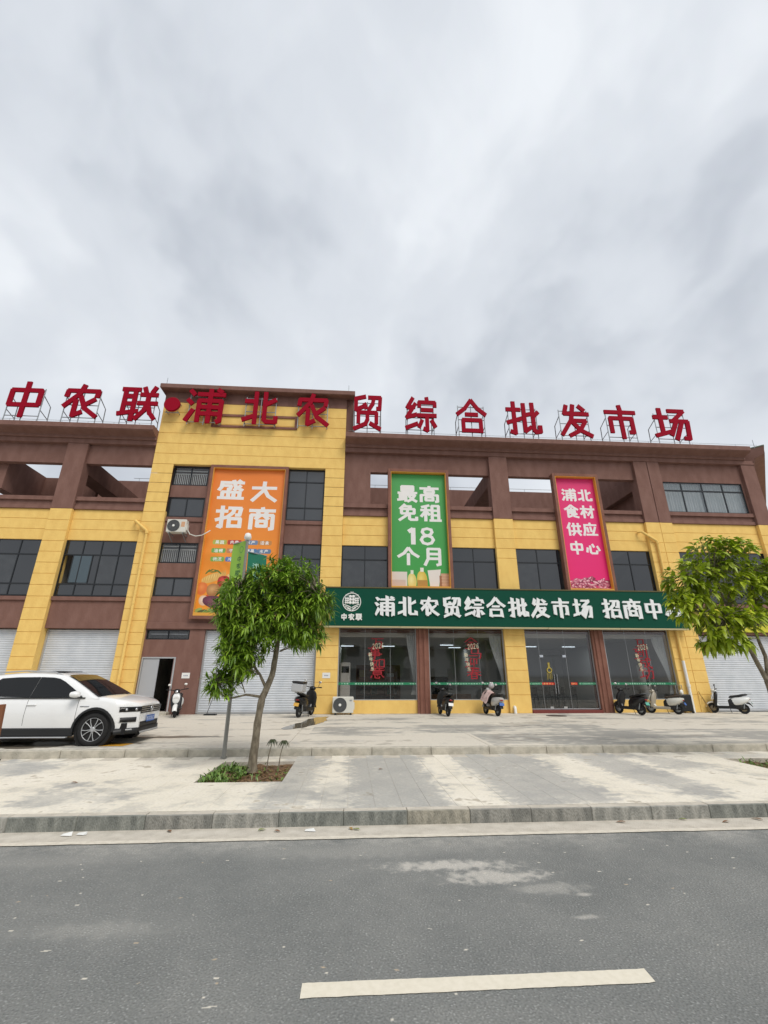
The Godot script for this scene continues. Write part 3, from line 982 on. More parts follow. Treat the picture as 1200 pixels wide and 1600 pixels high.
func make_building() -> void:
	B = thing("market_building", "long yellow and brown three-storey market hall with a tower bay and shopfronts", "building", Vector3(2, GY, -24))
	rng.seed = 12
	# solid volumes behind the fronts
	var st := mb()
	box(st, Vector3(-19, 3.62, -38), Vector3(-12.0, 8.35, -18.95))
	box(st, Vector3(-12.0, 3.62, -38), Vector3(-10.4, 8.35, -23.0))
	box(st, Vector3(-10.4, 3.62, -38), Vector3(-8.2, 8.35, -18.95))
	box(st, Vector3(-8.2, 3.62, -38), Vector3(-6.3, 8.35, -20.5))
	box(st, Vector3(-6.3, 3.62, -38), Vector3(19.3, 8.35, -18.95))
	box(st, Vector3(-19, GY, -38), Vector3(-8.1, 3.62, -19.0))
	box(st, Vector3(-8.1, GY, -38), Vector3(-5.9, 3.62, -22.0))
	box(st, Vector3(-5.9, GY, -38), Vector3(-0.75, 3.62, -19.0))
	box(st, Vector3(13.45, GY, -38), Vector3(19.3, 3.62, -19.0))
	box(st, Vector3(-0.75, GY, -38), Vector3(13.45, 3.62, -29.2))
	part("inner_walls", st, M.render_grey)
	st = mb()
	box(st, Vector3(-8.2, 8.35, -27), Vector3(-6.3, 14.1, -20.5))
	box(st, Vector3(-6.3, 8.35, -27), Vector3(-0.75, 14.1, -18.95))
	box(st, Vector3(-8.9, 8.35, -27), Vector3(-8.2, 14.1, -18.95))
	part("tower_core", st, M.brown)
	st = mb()
	box(st, Vector3(14.0, 8.35, -26), Vector3(19.2, 12.0, -19.35))
	part("corner_room", st, M.brown)

	# ---------------- pilasters: shafts below, brown above, with stucco courses in front
	for r in [[-18.96, -18.1], [-12.755, -11.875], [-8.98, -8.07], [-1.39, -0.53], [6.175, 7.035], [13.23, 14.5], [18.69, 19.4]]:
		bx_part("pilaster_shaft", Vector3(r[0] + 0.004, GY, -19.0), Vector3(r[1] - 0.004, 8.25, ZP - 0.02), M.yellow)
	for r in [[-18.96, -18.1], [-12.755, -11.875]]:
		courses(r[0], r[1], lattice(GY, 8.25), ZP, M.yellow)
	courses(-8.98, -8.07, lattice(GY, 10.45), ZP, M.yellow)
	courses(-1.39, -0.53, lattice(GY, 10.45), ZP, M.yellow)
	courses(6.175, 7.035, lattice(GY, 3.5), ZP, M.yellow)
	courses(6.175, 7.035, [3.5, 6.43, 6.87, 7.32, 7.77, 8.25], ZP, M.yellow)
	courses(13.23, 13.89, lattice(GY, 8.25), ZP, M.yellow)
	courses(13.91, 14.5, lattice(GY, 8.25), ZP, M.yellow)
	courses(18.69, 19.4, lattice(GY, 8.25), ZP, M.yellow)
	for r in [[-18.96, -18.1], [-12.755, -11.875], [6.175, 7.035], [13.23, 13.885], [13.915, 14.5], [18.69, 19.4]]:
		bx_part("brown_pilaster", Vector3(r[0], 8.252, -19.0), Vector3(r[1], 11.33, ZP), M.brown)

	# ---------------- wings: yellow band, brown attic with openings, frieze, cornice
	for r in [[-18.1, -12.755], [-11.875, -8.98], [-0.53, 6.175], [7.035, 13.23], [14.5, 18.69]]:
		var band := [up(6.87, ZW), 7.38, 7.83, 8.255]
		st = mb()
		box(st, Vector3(r[0], up(6.87, ZW), -18.95), Vector3(r[1], 8.27, ZW - 0.02))
		part("yellow_band", st, M.yellow)
		courses(r[0] + 0.002, r[1] - 0.002, band, ZW, M.yellow)
		var holes := []
		var ox0: float = r[0]
		var ox1: float = r[1]
		if r[0] == -0.53: holes = [[0.66, 6.175, 8.83, 10.42]]
		elif r[0] == 14.5: holes = [[14.5, 18.6, 8.79, 10.38]]
		else: holes = [[ox0, ox1, 8.83, 10.42]]
		bx_part("attic_sill", Vector3(r[0], 8.27, ZW - 0.26), Vector3(r[1], holes[0][2], ZW), M.brown, 0.0)
		wall("attic_wall", r[0], r[1], holes[0][2], 11.6, ZW - 0.26, ZW, holes, M.brown, B).position = -B.position
		var spans := [[r[0], r[1]]]
		if r[0] == -0.53: spans = [[r[0], 1.44], [4.2, r[1]]]
		elif r[0] == 7.035: spans = [[r[0], 9.08], [11.27, r[1]]]
		for s in spans:
			bx_part("ledge", Vector3(s[0], 8.64, ZW), Vector3(s[1], 8.82, ZW + 0.09), M.brown)
			bx_part("base_band", Vector3(s[0], 8.262, ZW), Vector3(s[1], 8.42, ZW + 0.07), M.brown)
		bx_part("frieze", Vector3(r[0], 11.36, ZW), Vector3(r[1], 11.55, ZW + 0.13), M.brown)
	for r in [[-18.96, -8.98], [-0.53, 19.4]]:
		bx_part("upper_frieze", Vector3(r[0], 11.335, ZW - 0.3), Vector3(r[1], 11.548, ZP + 0.03), M.brown)
	cornice(-19.2, -8.985)
	cornice(-0.52, 18.92)
	# lightning wire on the cornices
	st = mb()
	for r in [[-19.0, -9.1], [-0.4, 19.4]]:
		tube(st, [Vector3(r[0], 12.19, -18.05), Vector3(r[1], 12.19, -18.05)], 0.008, 5)
		for k in 9:
			var x := lerpf(r[0], r[1], (k + 0.5) / 9.0)
			tube(st, [Vector3(x, 12.06, -18.05), Vector3(x, 12.19, -18.05)], 0.007, 5)
	for x in [-8.9, -0.45]: tube(st, [Vector3(x, 14.35, -18.2), Vector3(x, 14.75, -18.2)], 0.012, 5)
	tube(st, [Vector3(19.3, 12.05, -18.1), Vector3(19.3, 12.5, -18.1)], 0.012, 5)
	part("lightning_wire", st, M.steel)

	# ---------------- open terrace behind the attic: beams to a back wall two metres in
	bx_part("terrace_wall", Vector3(-15.3, 8.35, -21.5), Vector3(-12.75, 10.83, -21.3), M.brown)
	bx_part("terrace_wall", Vector3(-17.2, 8.35, -24.5), Vector3(-8.9, 12.07, -24.3), M.brown)
	bx_part("terrace_wall", Vector3(-0.5, 8.35, -24.5), Vector3(14.0, 12.07, -24.3), M.brown)
	bx_part("terrace_side_wall", Vector3(13.6, 8.35, -24.3), Vector3(14.0, 12.0, -18.93), M.brown)
	bx_part("deep_beam", Vector3(-15.75, 9.25, -21.5), Vector3(-15.3, 10.86, -18.93), M.brown)
	bx_part("deep_beam", Vector3(-12.7, 10.06, -24.3), Vector3(-11.93, 10.86, -18.93), M.brown)
	bx_part("deep_beam", Vector3(6.2, 10.0, -24.3), Vector3(7.0, 10.78, -18.93), M.brown)
	bx_part("deep_beam", Vector3(13.28, 10.0, -24.3), Vector3(13.6, 10.78, -18.93), M.brown)
	st = mb()
	for r in [[-12.7, -9.0], [0, 13.6]]:
		tube(st, [Vector3(r[0], 12.28, -24.4), Vector3(r[1], 12.28, -24.4)], 0.014, 5)
		for k in 6:
			var x := lerpf(r[0], r[1], (k + 0.5) / 6.0)
			tube(st, [Vector3(x, 12.06, -24.4), Vector3(x, 12.28, -24.4)], 0.01, 5)
	part("terrace_wire", st, M.steel)

	# ---------------- second-floor windows
	var rows := [up(4.58, ZG), up(5.06, ZG), up(6.25, ZG), up(6.88, ZG)]
	window(-18.1, -12.76, rows, 6, M.glass)
	var w2 := window(-11.88, -8.98, rows, 4, M.glass, ZG, 0.05, [], [[1, 0]])
	# one sash slid open over its neighbour: the first light of the middle row is a real gap
	var sash := mb()
	box(sash, Vector3(-11.47, rows[1] + 0.06, ZG + 0.012), Vector3(-10.72, rows[2] - 0.04, ZG + 0.022))
	var so := obj("sliding_sash", sash, M.glass_open, w2)
	sash = mb()
	for x in [-11.49, -10.74]: box(sash, Vector3(x, rows[1] + 0.04, ZG + 0.008), Vector3(x + 0.04, rows[2] - 0.03, ZG + 0.026))
	obj("sash_stile", sash, M.frame, so)
	for r in [[-0.53, 1.45], [4.19, 6.175], [7.035, 9.03], [11.27, 13.23], [14.5, 18.69]]:
		window(r[0], r[1], rows, 2 if r[0] < 14 else 4, M.glass)
	for r in [[-18.1, -12.755], [-11.875, -8.98], [14.5, 18.69]]:
		bx_part("window_sill", Vector3(r[0], 4.43, -18.9), Vector3(r[1], 4.585, ZW + 0.07), M.brown)
		if r[0] < 0:
			bx_part("spandrel", Vector3(r[0], 3.37, -18.95), Vector3(r[1], 4.43, ZW), M.brown)
	bx_part("spandrel", Vector3(-0.53, 3.3, -18.95), Vector3(13.23, 4.60, ZW), M.brown)
	bx_part("spandrel", Vector3(14.5, 3.3, -18.95), Vector3(18.69, 4.43, ZW), M.brown)
	bx_part("lime_fascia", Vector3(14.56, 3.40, ZW), Vector3(18.66, 4.36, ZW + 0.09), plain(srgb(196, 190, 52), 0.6))

	# ---------------- curtained corner room on the top floor
	var rows3 := [up(8.74, ZG), up(9.85, ZG), up(10.3, ZG)]
	window(14.5, 18.62, rows3, 4, M.tint_clear, ZG, 0.06)
	var cur := mb()
	cur.set_smooth_group(1)
	var px := 14.5
	while px < 18.6:
		if not (px > 16.58 and px < 16.72):
			var a := 0.035 * sin(px * 47.0) + 0.015 * sin(px * 21.0)
			var b := 0.035 * sin((px + 0.02) * 47.0) + 0.015 * sin((px + 0.02) * 21.0)
			quad(cur, Vector3(px, 8.7, -18.95 + a), Vector3(px + 0.02, 8.7, -18.95 + b), Vector3(px + 0.02, 10.45, -18.95 + b * 0.7), Vector3(px, 10.45, -18.95 + a * 0.7))
		px += 0.02
	part("curtain", cur, M.curtain)

	make_tower()
	make_shopfront()
	# shutters
	shutter(-18.1, -12.76, GY + 0.02, 3.34, -18.9)
	shutter(-11.87, -8.99, GY + 0.02, 3.34, -18.9)
	shutter(14.5, 18.69, GY + 0.02, 3.27, -18.9)
	shutter(-5.8, -1.4, GY + 0.02, 3.34, -18.85)

func bx_part(called: String, lo: Vector3, hi: Vector3, m: Material, c := 0.008) -> MeshInstance3D:
	var st := mb()
	if c > 0: cbox(st, lo, hi, c)
	else: box(st, lo, hi)
	return part(called, st, m)

func make_tower() -> void:
	# yellow crown in wide courses, brown band and projecting cap
	var st := mb()
	box(st, Vector3(-8.97, 10.45, -18.95), Vector3(-0.54, 13.64, ZP - 0.02))
	part("tower_wall", st, M.yellow)
	courses(-8.98, -0.53, [10.45, 10.97, 11.49, 12.01, 12.55, 13.09, 13.63], ZP, M.yellow)
	bx_part("brown_band", Vector3(-8.98, 13.632, -18.95), Vector3(-0.53, 14.2, ZP + 0.0), M.brown)
	bx_part("tower_side", Vector3(-0.55, 12.05, -27.0), Vector3(-0.2, 14.2, -18.62), M.brown)
	bx_part("tower_cap", Vector3(-9.15, 14.17, -27.2), Vector3(-0.14, 14.40, -18.12), M.brown, 0.02)
	# raised rectangular trim behind the sign
	st = mb()
	var x0 := -6.7
	var x1 := -2.8
	box(st, Vector3(x0, 12.96, ZP - 0.01), Vector3(x1, 13.07, ZP + 0.05)); box(st, Vector3(x0, 12.38, ZP - 0.01), Vector3(x1, 12.49, ZP + 0.05))
	box(st, Vector3(x0, 12.49, ZP - 0.01), Vector3(x0 + 0.11, 12.96, ZP + 0.05)); box(st, Vector3(x1 - 0.11, 12.49, ZP - 0.01), Vector3(x1, 12.96, ZP + 0.05))
	part("trim_frame", st, M.brown_light)
	# recessed bay
	var wl := on(-7.99, ZG)
	var wr := on(-6.47, ZG)
	var rl := on(-3.0, ZG)
	var rr := on(-1.39, ZG)
	var left := [[9.41, 10.33], [7.96, 8.86], [5.96, 6.83], [4.61, 5.38]]
	var holes := []
	for w in left: holes.append([wl, wr, up(w[0], ZG), up(w[1], ZG)])
	holes.append([rl, rr, up(7.92, ZG), up(10.36, ZG)]); holes.append([rl, rr, up(4.6, ZG), up(6.88, ZG)])
	wall("bay_wall", -8.07, -1.39, 3.37, 10.45, -18.95, ZW, holes, M.brown, B).position = -B.position
	for k in 4:
		var w = left[k]
		var stair := k == 0 or k == 2
		window(wl, wr, [up(w[0], ZG), up(w[1], ZG)], 2, M.tint if stair else M.glass_grey, ZG, 0.06)
		if stair:
			var rail := mb()
			var y := up(w[0], ZG)
			for i in 19:
				var x := lerpf(wl + 0.05, wr - 0.05, i / 18.0)
				tube(rail, [Vector3(x, y - 0.1, -18.82), Vector3(x, y + 0.62, -18.82)], 0.015, 5)
			tube(rail, [Vector3(wl, y + 0.62, -18.82), Vector3(wr, y + 0.62, -18.82)], 0.018, 6)
			tube(rail, [Vector3(wl, y + 0.76, -18.82), Vector3(wr, y + 0.76, -18.82)], 0.022, 6)
			part("stair_railing", rail, M.white)
	for y in [7.93, 4.58]:
		bx_part("window_sill", Vector3(-8.06, up(y, ZW) - 0.17, ZW - 0.1), Vector3(-6.45, up(y, ZW) - 0.01, ZW + 0.05), M.brown)
	window(rl, rr, [up(7.92, ZG), up(8.51, ZG), up(9.73, ZG), up(10.36, ZG)], 2, M.glass_grey)
	window(rl, rr, [up(4.6, ZG), up(5.06, ZG), up(6.24, ZG), up(6.88, ZG)], 2, M.glass)
	for y in [7.92, 4.6]:
		bx_part("window_sill", Vector3(-3.0, up(y, ZW) - 0.17, ZW - 0.1), Vector3(-1.4, up(y, ZW) - 0.01, ZW + 0.05), M.brown)
	bx_part("beam", Vector3(-8.06, 3.37, ZW), Vector3(-1.4, 3.62, ZW + 0.05), M.brown)
	# ground floor: brown wall with slit window and a steel double door, one leaf open
	var dl := -8.03
	var dr := -6.76
	wall("door_wall", -8.07, -5.8, GY, 3.37, -18.95, ZW - 0.02, [[dl, dr, GY, 2.32], [-8.03, -6.38, 2.97, 3.34]], M.brown, B).position = -B.position
	window(-8.03, -6.38, [2.97, 3.34], 2, M.tint, -18.74, 0.05)
	var lou := mb()
	box(lou, Vector3(-7.9, 3.17, -18.84), Vector3(-6.5, 3.20, -18.80))
	part("inner_ledge", lou, M.silver)
	st = mb()
	box(st, Vector3(dl, GY + 0.1, -18.75), Vector3(dl + 0.05, 2.32, ZW)); box(st, Vector3(dr - 0.05, GY + 0.1, -18.75), Vector3(dr, 2.32, ZW)); box(st, Vector3(dl + 0.05, 2.27, -18.75), Vector3(dr - 0.05, 2.32, ZW))
	var door := part("steel_door", st, M.silver)
	var leaf := mb()
	cbox(leaf, Vector3(dl + 0.055, GY + 0.1, -18.74), Vector3(-7.38, 2.265, -18.69), 0.006)
	obj("closed_leaf", leaf, plain(srgb(168, 170, 174), 0.5, 0.1), door)
	leaf = mb()
	var tl := Transform3D(Basis(Vector3.UP, deg_to_rad(-82)), Vector3(dr - 0.055, 0, -18.68))
	cbox(leaf, Vector3(-0.62, GY + 0.1, -0.025), Vector3(0.0, 2.265, 0.025), 0.006, tl)
	obj("open_leaf", leaf, plain(srgb(150, 122, 120), 0.5, 0.1), door)
	leaf = mb()
	box(leaf, Vector3(-0.58, 1.2, 0.025), Vector3(-0.5, 1.32, 0.06), tl)
	obj("handle", leaf, M.silver, door)
	bx_part("door_step", Vector3(-8.05, GY - 0.05, -18.95), Vector3(-6.7, GY + 0.1, -18.35), M.step_stone, 0.015)

func make_shopfront() -> void:
	var zs := -18.64
	var top := 3.5
	# low yellow walls below the three windows
	for r in [[-0.53, 2.58], [3.07, 6.175], [10.4, 13.23]]:
		bx_part("sill_wall", Vector3(r[0], GY, -18.9), Vector3(r[1], up(0.77, zs), zs + 0.02), M.yellow)
	# ribbed brown piers
	for x in [2.575, 9.86]:
		st_rib(x)
	# glazing: frameless sheets with thin silicone joints
	var bays := [[-0.53, 2.58, 0.765, 3], [3.07, 6.175, 0.765, 3], [7.035, 9.86, GY + 0.13, 3], [10.4, 13.23, 0.765, 3]]
	for b in bays:
		var f := mb()
		for x in [b[0], b[1] - 0.04]: box(f, Vector3(x, b[2], zs - 0.04), Vector3(x + 0.04, top, zs + 0.015))
		box(f, Vector3(b[0] + 0.04, top - 0.06, zs - 0.04), Vector3(b[1] - 0.04, top, zs + 0.015))
		box(f, Vector3(b[0] + 0.04, b[2], zs - 0.04), Vector3(b[1] - 0.04, b[2] + 0.03, zs + 0.015))
		var o := part("shop_window" if b[2] > 0.5 else "glass_entrance", f, M.silver)
		var xs := []
		for i in b[3] + 1: xs.append(lerpf(b[0] + 0.04, b[1] - 0.04, float(i) / b[3]))
		if b[2] < 0.5: xs = [b[0] + 0.04, 7.62, 8.72, b[1] - 0.04]
		for i in xs.size() - 1:
			var p := mb()
			if b[2] < 0.5 and i == 1:   # the middle: two leaves under a fixed light
				box(p, Vector3(xs[i] + 0.004, 2.43, zs - 0.012), Vector3(xs[i + 1] - 0.004, top - 0.06, zs - 0.002))
				obj("pane", p, M.shop_glass, o)
				for s in 2:
					var q := mb()
					var a: float = xs[1] + 0.006 + s * 0.55
					box(q, Vector3(a, b[2] + 0.04, zs - 0.012), Vector3(a + 0.538, 2.42, zs - 0.002))
					var leaf := obj("door_leaf", q, M.shop_glass, o)
					var hd := mb()
					var hx := a + (0.49 if s == 0 else 0.05)
					tube(hd, [Vector3(hx, 0.98, zs + 0.04), Vector3(hx, 1.72, zs + 0.04)], 0.014, 6)
					for y in [1.05, 1.65]: tube(hd, [Vector3(hx, y, zs - 0.002), Vector3(hx, y, zs + 0.04)], 0.01, 5)
					obj("pull_bar", hd, M.chrome, leaf)
					var hg := mb()
					box(hg, Vector3(a if s == 0 else a + 0.40, 2.36, zs - 0.015), Vector3((a if s == 0 else a + 0.40) + 0.138, 2.45, zs + 0.006))
					box(hg, Vector3(a + 0.2, b[2] + 0.03, zs - 0.015), Vector3(a + 0.34, b[2] + 0.1, zs + 0.006))
					obj("patch_hinge", hg, M.chrome, leaf)
			else:
				box(p, Vector3(xs[i] + 0.004, b[2] + 0.03, zs - 0.012), Vector3(xs[i + 1] - 0.004, top - 0.06, zs - 0.002))
				obj("pane", p, M.shop_glass, o)
			if i > 0:
				var j := mb()
				box(j, Vector3(xs[i] - 0.004, b[2] + 0.03, zs - 0.011), Vector3(xs[i] + 0.004, top - 0.06, zs - 0.003))
				obj("joint", j, M.silver, o)
		# green safety strip with small lettering
		var s := mb()
		if b[2] > 0.5:
			sheet(s, b[0] + 0.03, b[1] - 0.04, 1.315, 1.405, zs + 0.002)
			obj("safety_strip", s, M.strip, o)
		else:
			sheet(s, b[0] + 0.04, 7.6, 1.315, 1.405, zs + 0.002)
			obj("safety_strip", s, M.strip, o)
			s = mb(); sheet(s, 9.1, b[1] - 0.04, 1.315, 1.405, zs + 0.002)
			obj("safety_strip", s, M.strip, o)
			s = mb(); sheet(s, 7.6, 8.13, 1.315, 1.405, zs + 0.002)
			obj("red_strip", s, M.strip_red, o)
			s = mb(); sheet(s, 8.78, 9.05, 1.315, 1.405, zs + 0.002)
			obj("red_strip", s, M.strip_red, o)
	# red calligraphy stickers on the glass
	var words := ["万事如意", "金马迎春", "马到成功"]
	var at := [1.0, 4.85, 12.0]
	var shp := get_children_named("shop_window")
	for k in 3:
		var s := mb()
		for i in 4:
			var ox: float = [0.02, -0.1, 0.06, 0.0][i] * (1.0 if k != 1 else -1.0)
			letter(s, words[k][i], at[k] - 0.28 + ox, 2.66 - i * 0.38, 0.54 + 0.06 * (i % 2), 0.46, zs + 0.003, zs + 0.0035, 7.5, 9, 0.3)
		obj("red_sticker", s, M.decal_red, shp[k])
		s = mb()
		for i in 4: letter(s, "2026"[i], at[k] - 0.2 + i * 0.12, 2.64 + i * 0.015, 0.12, 0.22, zs + 0.022, zs + 0.0225, 12, 13)
		for i in 4: letter(s, "新年快乐"[i], at[k] - 0.34 + i * 0.03, 2.36 - i * 0.18, 0.15, 0.16, zs + 0.022, zs + 0.0225, 9, 10)
		obj("cream_sticker", s, M.decal_cream, shp[k])
	# gold knot hanging on the door
	var g := mb()
	torus(g, Vector3(7.95, 1.86, zs + 0.02), Vector3(0, 0, 1), 0.09, 0.03, 16, 6, 0.3)
	box(g, Vector3(7.91, 1.98, zs + 0.006), Vector3(7.99, 2.16, zs + 0.02))
	for i in 4: box(g, Vector3(7.84 + i * 0.06, 1.5 + 0.05 * (i % 2), zs + 0.006), Vector3(7.86 + i * 0.06, 1.76, zs + 0.014))
	obj("gold_knot", g, plain(srgb(168, 150, 70), 0.5, 0.3), get_children_named("glass_entrance")[0])
	bx_part("door_mat_step", Vector3(7.05, GY - 0.02, -18.9), Vector3(9.86, GY + 0.11, -18.45), plain(srgb(112, 52, 46), 0.8), 0.01)
	make_room(zs)

func get_children_named(n: String) -> Array:
	var out := []
	for c in B.get_children():
		if String(c.name).begins_with(n): out.append(c)
	return out

func st_rib(x: float) -> void:
	var st := mb()
	var w := 0.49
	var prof := PackedVector2Array([Vector2(0, -0.45), Vector2(0, 0.0), Vector2(0.08, 0.0), Vector2(0.10, 0.05), Vector2(0.2, 0.05), Vector2(0.22, 0.015), Vector2(0.27, 0.015), Vector2(0.29, 0.05), Vector2(0.39, 0.05), Vector2(0.41, 0.0), Vector2(w, 0.0), Vector2(w, -0.45)])
	# outline in x and out; extruded upwards
	extrude(st, prof, 0.0, 3.5 - GY, Transform3D(Basis(Vector3(1, 0, 0), Vector3(0, 0, 1), Vector3(0, -1, 0)), Vector3(x, 3.5, ZP)))
	part("ribbed_pier", st, M.brown_light)

func make_room(zs: float) -> void:
	bx_part("shop_floor", Vector3(-0.74, GY - 0.1, -29.2), Vector3(13.44, GY + 0.02, -18.9), plain(srgb(120, 116, 108), 0.35))
	bx_part("shop_ceiling", Vector3(-0.74, 3.25, -29.2), Vector3(13.44, 3.6, -18.92), M.off_white)
	bx_part("shop_wall", Vector3(-0.74, GY, -29.2), Vector3(-0.6, 3.25, -18.95), M.room_wall)
	bx_part("shop_wall", Vector3(13.3, GY, -29.2), Vector3(13.44, 3.25, -18.95), M.room_wall)
	bx_part("shop_wall", Vector3(-0.6, GY, -29.2), Vector3(13.3, 3.25, -29.1), M.room_wall)
	bx_part("partition", Vector3(6.5, GY, -29.1), Vector3(6.62, 3.25, -22.5), M.room_wall)
	for r in [[-0.5, 2.56], [3.09, 6.16], [7.06, 9.84], [10.42, 13.2]]:
		bx_part("valance", Vector3(r[0], 3.13, -18.93), Vector3(r[1], 3.44, -18.88), M.off_white)
	# lit ceiling panels
	var k := 0
	for p in [[-0.25, -25.6], [2.0, -25.6], [5.0, -24.4], [5.9, -26.6], [9.9, -25.4], [12.1, -25.4]]:
		var t := thing("ceiling_light", ["slim lit ceiling light above the white standing panel behind the shop glass", "slim lit ceiling light above the wooden bookcase", "slim lit ceiling light above the black television", "slim lit ceiling light deep in the room behind the television", "slim lit ceiling light above the meeting table", "slim lit ceiling light above the white cabinet cooler"][k], "light", Vector3(p[0], 3.25, p[1]), 0, "lit ceiling lights inside the shop")
		bx("housing", Vector3(-0.36, -0.06, -0.09), Vector3(0.36, -0.002, 0.09), M.white, t, 0.008)
		var e := plain(srgb(235, 245, 255), 0.4)
		e.emission_enabled = true
		e.emission = Color(0.9, 0.96, 1.0)
		e.emission_energy_multiplier = 1.5
		bx("tube_diffuser", Vector3(-0.34, -0.085, -0.07), Vector3(0.34, -0.062, 0.07), e, t)
		var l := AreaLight3D.new()
		l.area_size = Vector2(0.68, 0.14)
		l.light_energy = 0.6
		l.light_color = Color(0.92, 0.97, 1.0)
		l.shadow_enabled = true
		l.area_range = 30.0
		put(l, "glow", t)
		l.position = Vector3(0, -0.1, 0)
		l.rotation_degrees.x = -90
		k += 1
	# drapes tied back
	for c in [[2.55, -1, "the shop window with the bookcase", 0.35], [6.13, -1, "the shop window with the television", 0.5], [13.15, -1, "the shop window with the cabinet cooler", 0.55]]:
		var st := mb()
		st.set_smooth_group(1)
		var n := 22
		var rows := 16
		var pt := func(i: int, j: int) -> Vector3:
			var v := float(j) / rows
			var y := lerpf(3.2, 0.95, v)
			var wd: float = lerpf(c[3], 0.1, smoothstep(0.0, 0.85, v)) if v < 0.86 else lerpf(0.1, 0.2, (v - 0.86) / 0.14)
			var u := float(i) / n
			return Vector3(c[0] + c[1] * wd * u, y, -18.84 + sin(u * 26.0) * 0.03)
		for i in n:
			for j in rows:
				quad(st, pt.call(i, j + 1), pt.call(i + 1, j + 1), pt.call(i + 1, j), pt.call(i, j))
		tag(obj("curtain", st, M.curtain), "white curtain tied back inside " + c[2], "curtain", "tied white curtains")
	# bookcase
	var b := thing("bookcase", "wooden bookcase with boxes and ornaments behind the first shop window", "bookcase", Vector3(1.35, GY + 0.02, -24.0))
	var wood := mottle(srgb(150, 110, 76), srgb(166, 124, 88), srgb(128, 92, 62), 0.9, 131, 0.6, 0.0, 0.02, 0.1, 128, 0.2)
	M.wood = wood
	for x in [-1.1, -0.37, 0.37, 1.07]: bx("upright", Vector3(x, 0, -0.2), Vector3(x + 0.03, 1.85, 0.2), wood, b)
	for y in [0.05, 0.45, 0.85, 1.25, 1.8]: bx("shelf", Vector3(-1.07, y, -0.195), Vector3(1.07, y + 0.03, 0.195), wood, b)
	bx("back_panel", Vector3(-1.1, 0.02, -0.23), Vector3(1.1, 1.85, -0.2), wood, b)
	for x in [-1.06, -0.33]: bx("cupboard_door", Vector3(x, 0.88, 0.196), Vector3(x + 0.66, 1.25, 0.21), wood, b)
	var tbl := [[-0.8, 1.28, 0.3, 0.32, 190, 170, 90], [0.62, 1.28, 0.36, 0.18, 205, 214, 216], [-0.75, 0.48, 0.25, 0.26, 60, 66, 60], [-0.2, 0.48, 0.3, 0.3, 80, 96, 84], [0.55, 0.48, 0.2, 0.3, 62, 118, 92], [0.85, 0.48, 0.14, 0.26, 186, 190, 190], [-0.5, 0.08, 0.4, 0.3, 60, 52, 46], [0.6, 0.08, 0.4, 0.28, 74, 66, 58]]
	var what := ["cream carton with a dark print on top", "pale blue tray on top", "dark grey box", "grey-green box", "green tin", "white canister", "dark brown box", "brown box"]
	for i in tbl.size():
		var d = tbl[i]
		var o := bx("storage_box", Vector3(-d[2] / 2, 0, -0.12), Vector3(d[2] / 2, d[3], 0.12), plain(srgb(d[4], d[5], d[6]), 0.7), self, 0.012)
		o.position = b.position + Vector3(d[0], d[1] + 0.002, 0)
		tag(o, what[i] + (" shelf" if i > 1 else "") + " of the wooden bookcase", "box", "boxes on the bookcase")
	# television on a low cabinet
	var tv := thing("television", "black television on the low brown cabinet behind the second shop window", "television", Vector3(4.2, GY + 0.52, -23.6))
	bx("screen", Vector3(-0.62, 0.1, -0.03), Vector3(0.62, 0.8, 0.03), M.car_glass, tv, 0.01)
	bx("foot", Vector3(-0.25, 0, -0.1), Vector3(0.25, 0.1, 0.1), M.black_plastic, tv)
	var cab := thing("low_cabinet", "low brown cabinet standing under the black television", "cabinet", Vector3(4.6, GY + 0.02, -23.6))
	bx("carcass", Vector3(-1.3, 0.05, -0.25), Vector3(1.3, 0.498, 0.2), M.wood, cab, 0.01)
	for i in 4: bx("drawer_front", Vector3(-1.27 + i * 0.64, 0.09, 0.2), Vector3(-1.27 + i * 0.64 + 0.61, 0.46, 0.22), M.wood, cab, 0.006)
	bx("plinth", Vector3(-1.25, 0, -0.22), Vector3(1.25, 0.05, 0.17), M.dark, cab)
	# white standing panels / coolers
	var ac := thing("cabinet_cooler", "white round cabinet cooler standing inside the window next to the door", "air conditioner", Vector3(12.55, GY + 0.02, -19.7))
	var st := mb()
	lathe(st, [Vector2(0.2, 0), Vector2(0.215, 0.03), Vector2(0.215, 1.72), Vector2(0.2, 1.78), Vector2(0.1, 1.79)], 24, Transform3D())
	obj("body", st, M.white, ac)
	st = mb(); box(st, Vector3(-0.06, 0.95, 0.2), Vector3(0.06, 1.5, 0.225))
	obj("air_outlet", st, M.dark, ac)
	var pn := thing("standing_panel", "white upright cooler behind the shop window edge by the outdoor unit", "air conditioner", Vector3(-0.24, GY + 0.02, -19.4))
	bx("body", Vector3(-0.2, 0, -0.18), Vector3(0.2, 1.85, 0.18), M.white, pn, 0.03)
	bx("air_outlet", Vector3(-0.15, 1.45, 0.18), Vector3(0.15, 1.7, 0.19), M.dark, pn)
	# meeting table with chairs
	var tb := thing("meeting_table", "dark table standing inside the glass entrance", "table", Vector3(9.0, GY + 0.02, -22.2))
	bx("table_top", Vector3(-0.9, 0.71, -0.5), Vector3(0.9, 0.75, 0.5), M.black_plastic, tb, 0.01)
	for x in [-0.8, 0.76]:
		for z in [-0.42, 0.38]: bx("leg", Vector3(x, 0, z), Vector3(x + 0.05, 0.709, z + 0.05), M.dark, tb)
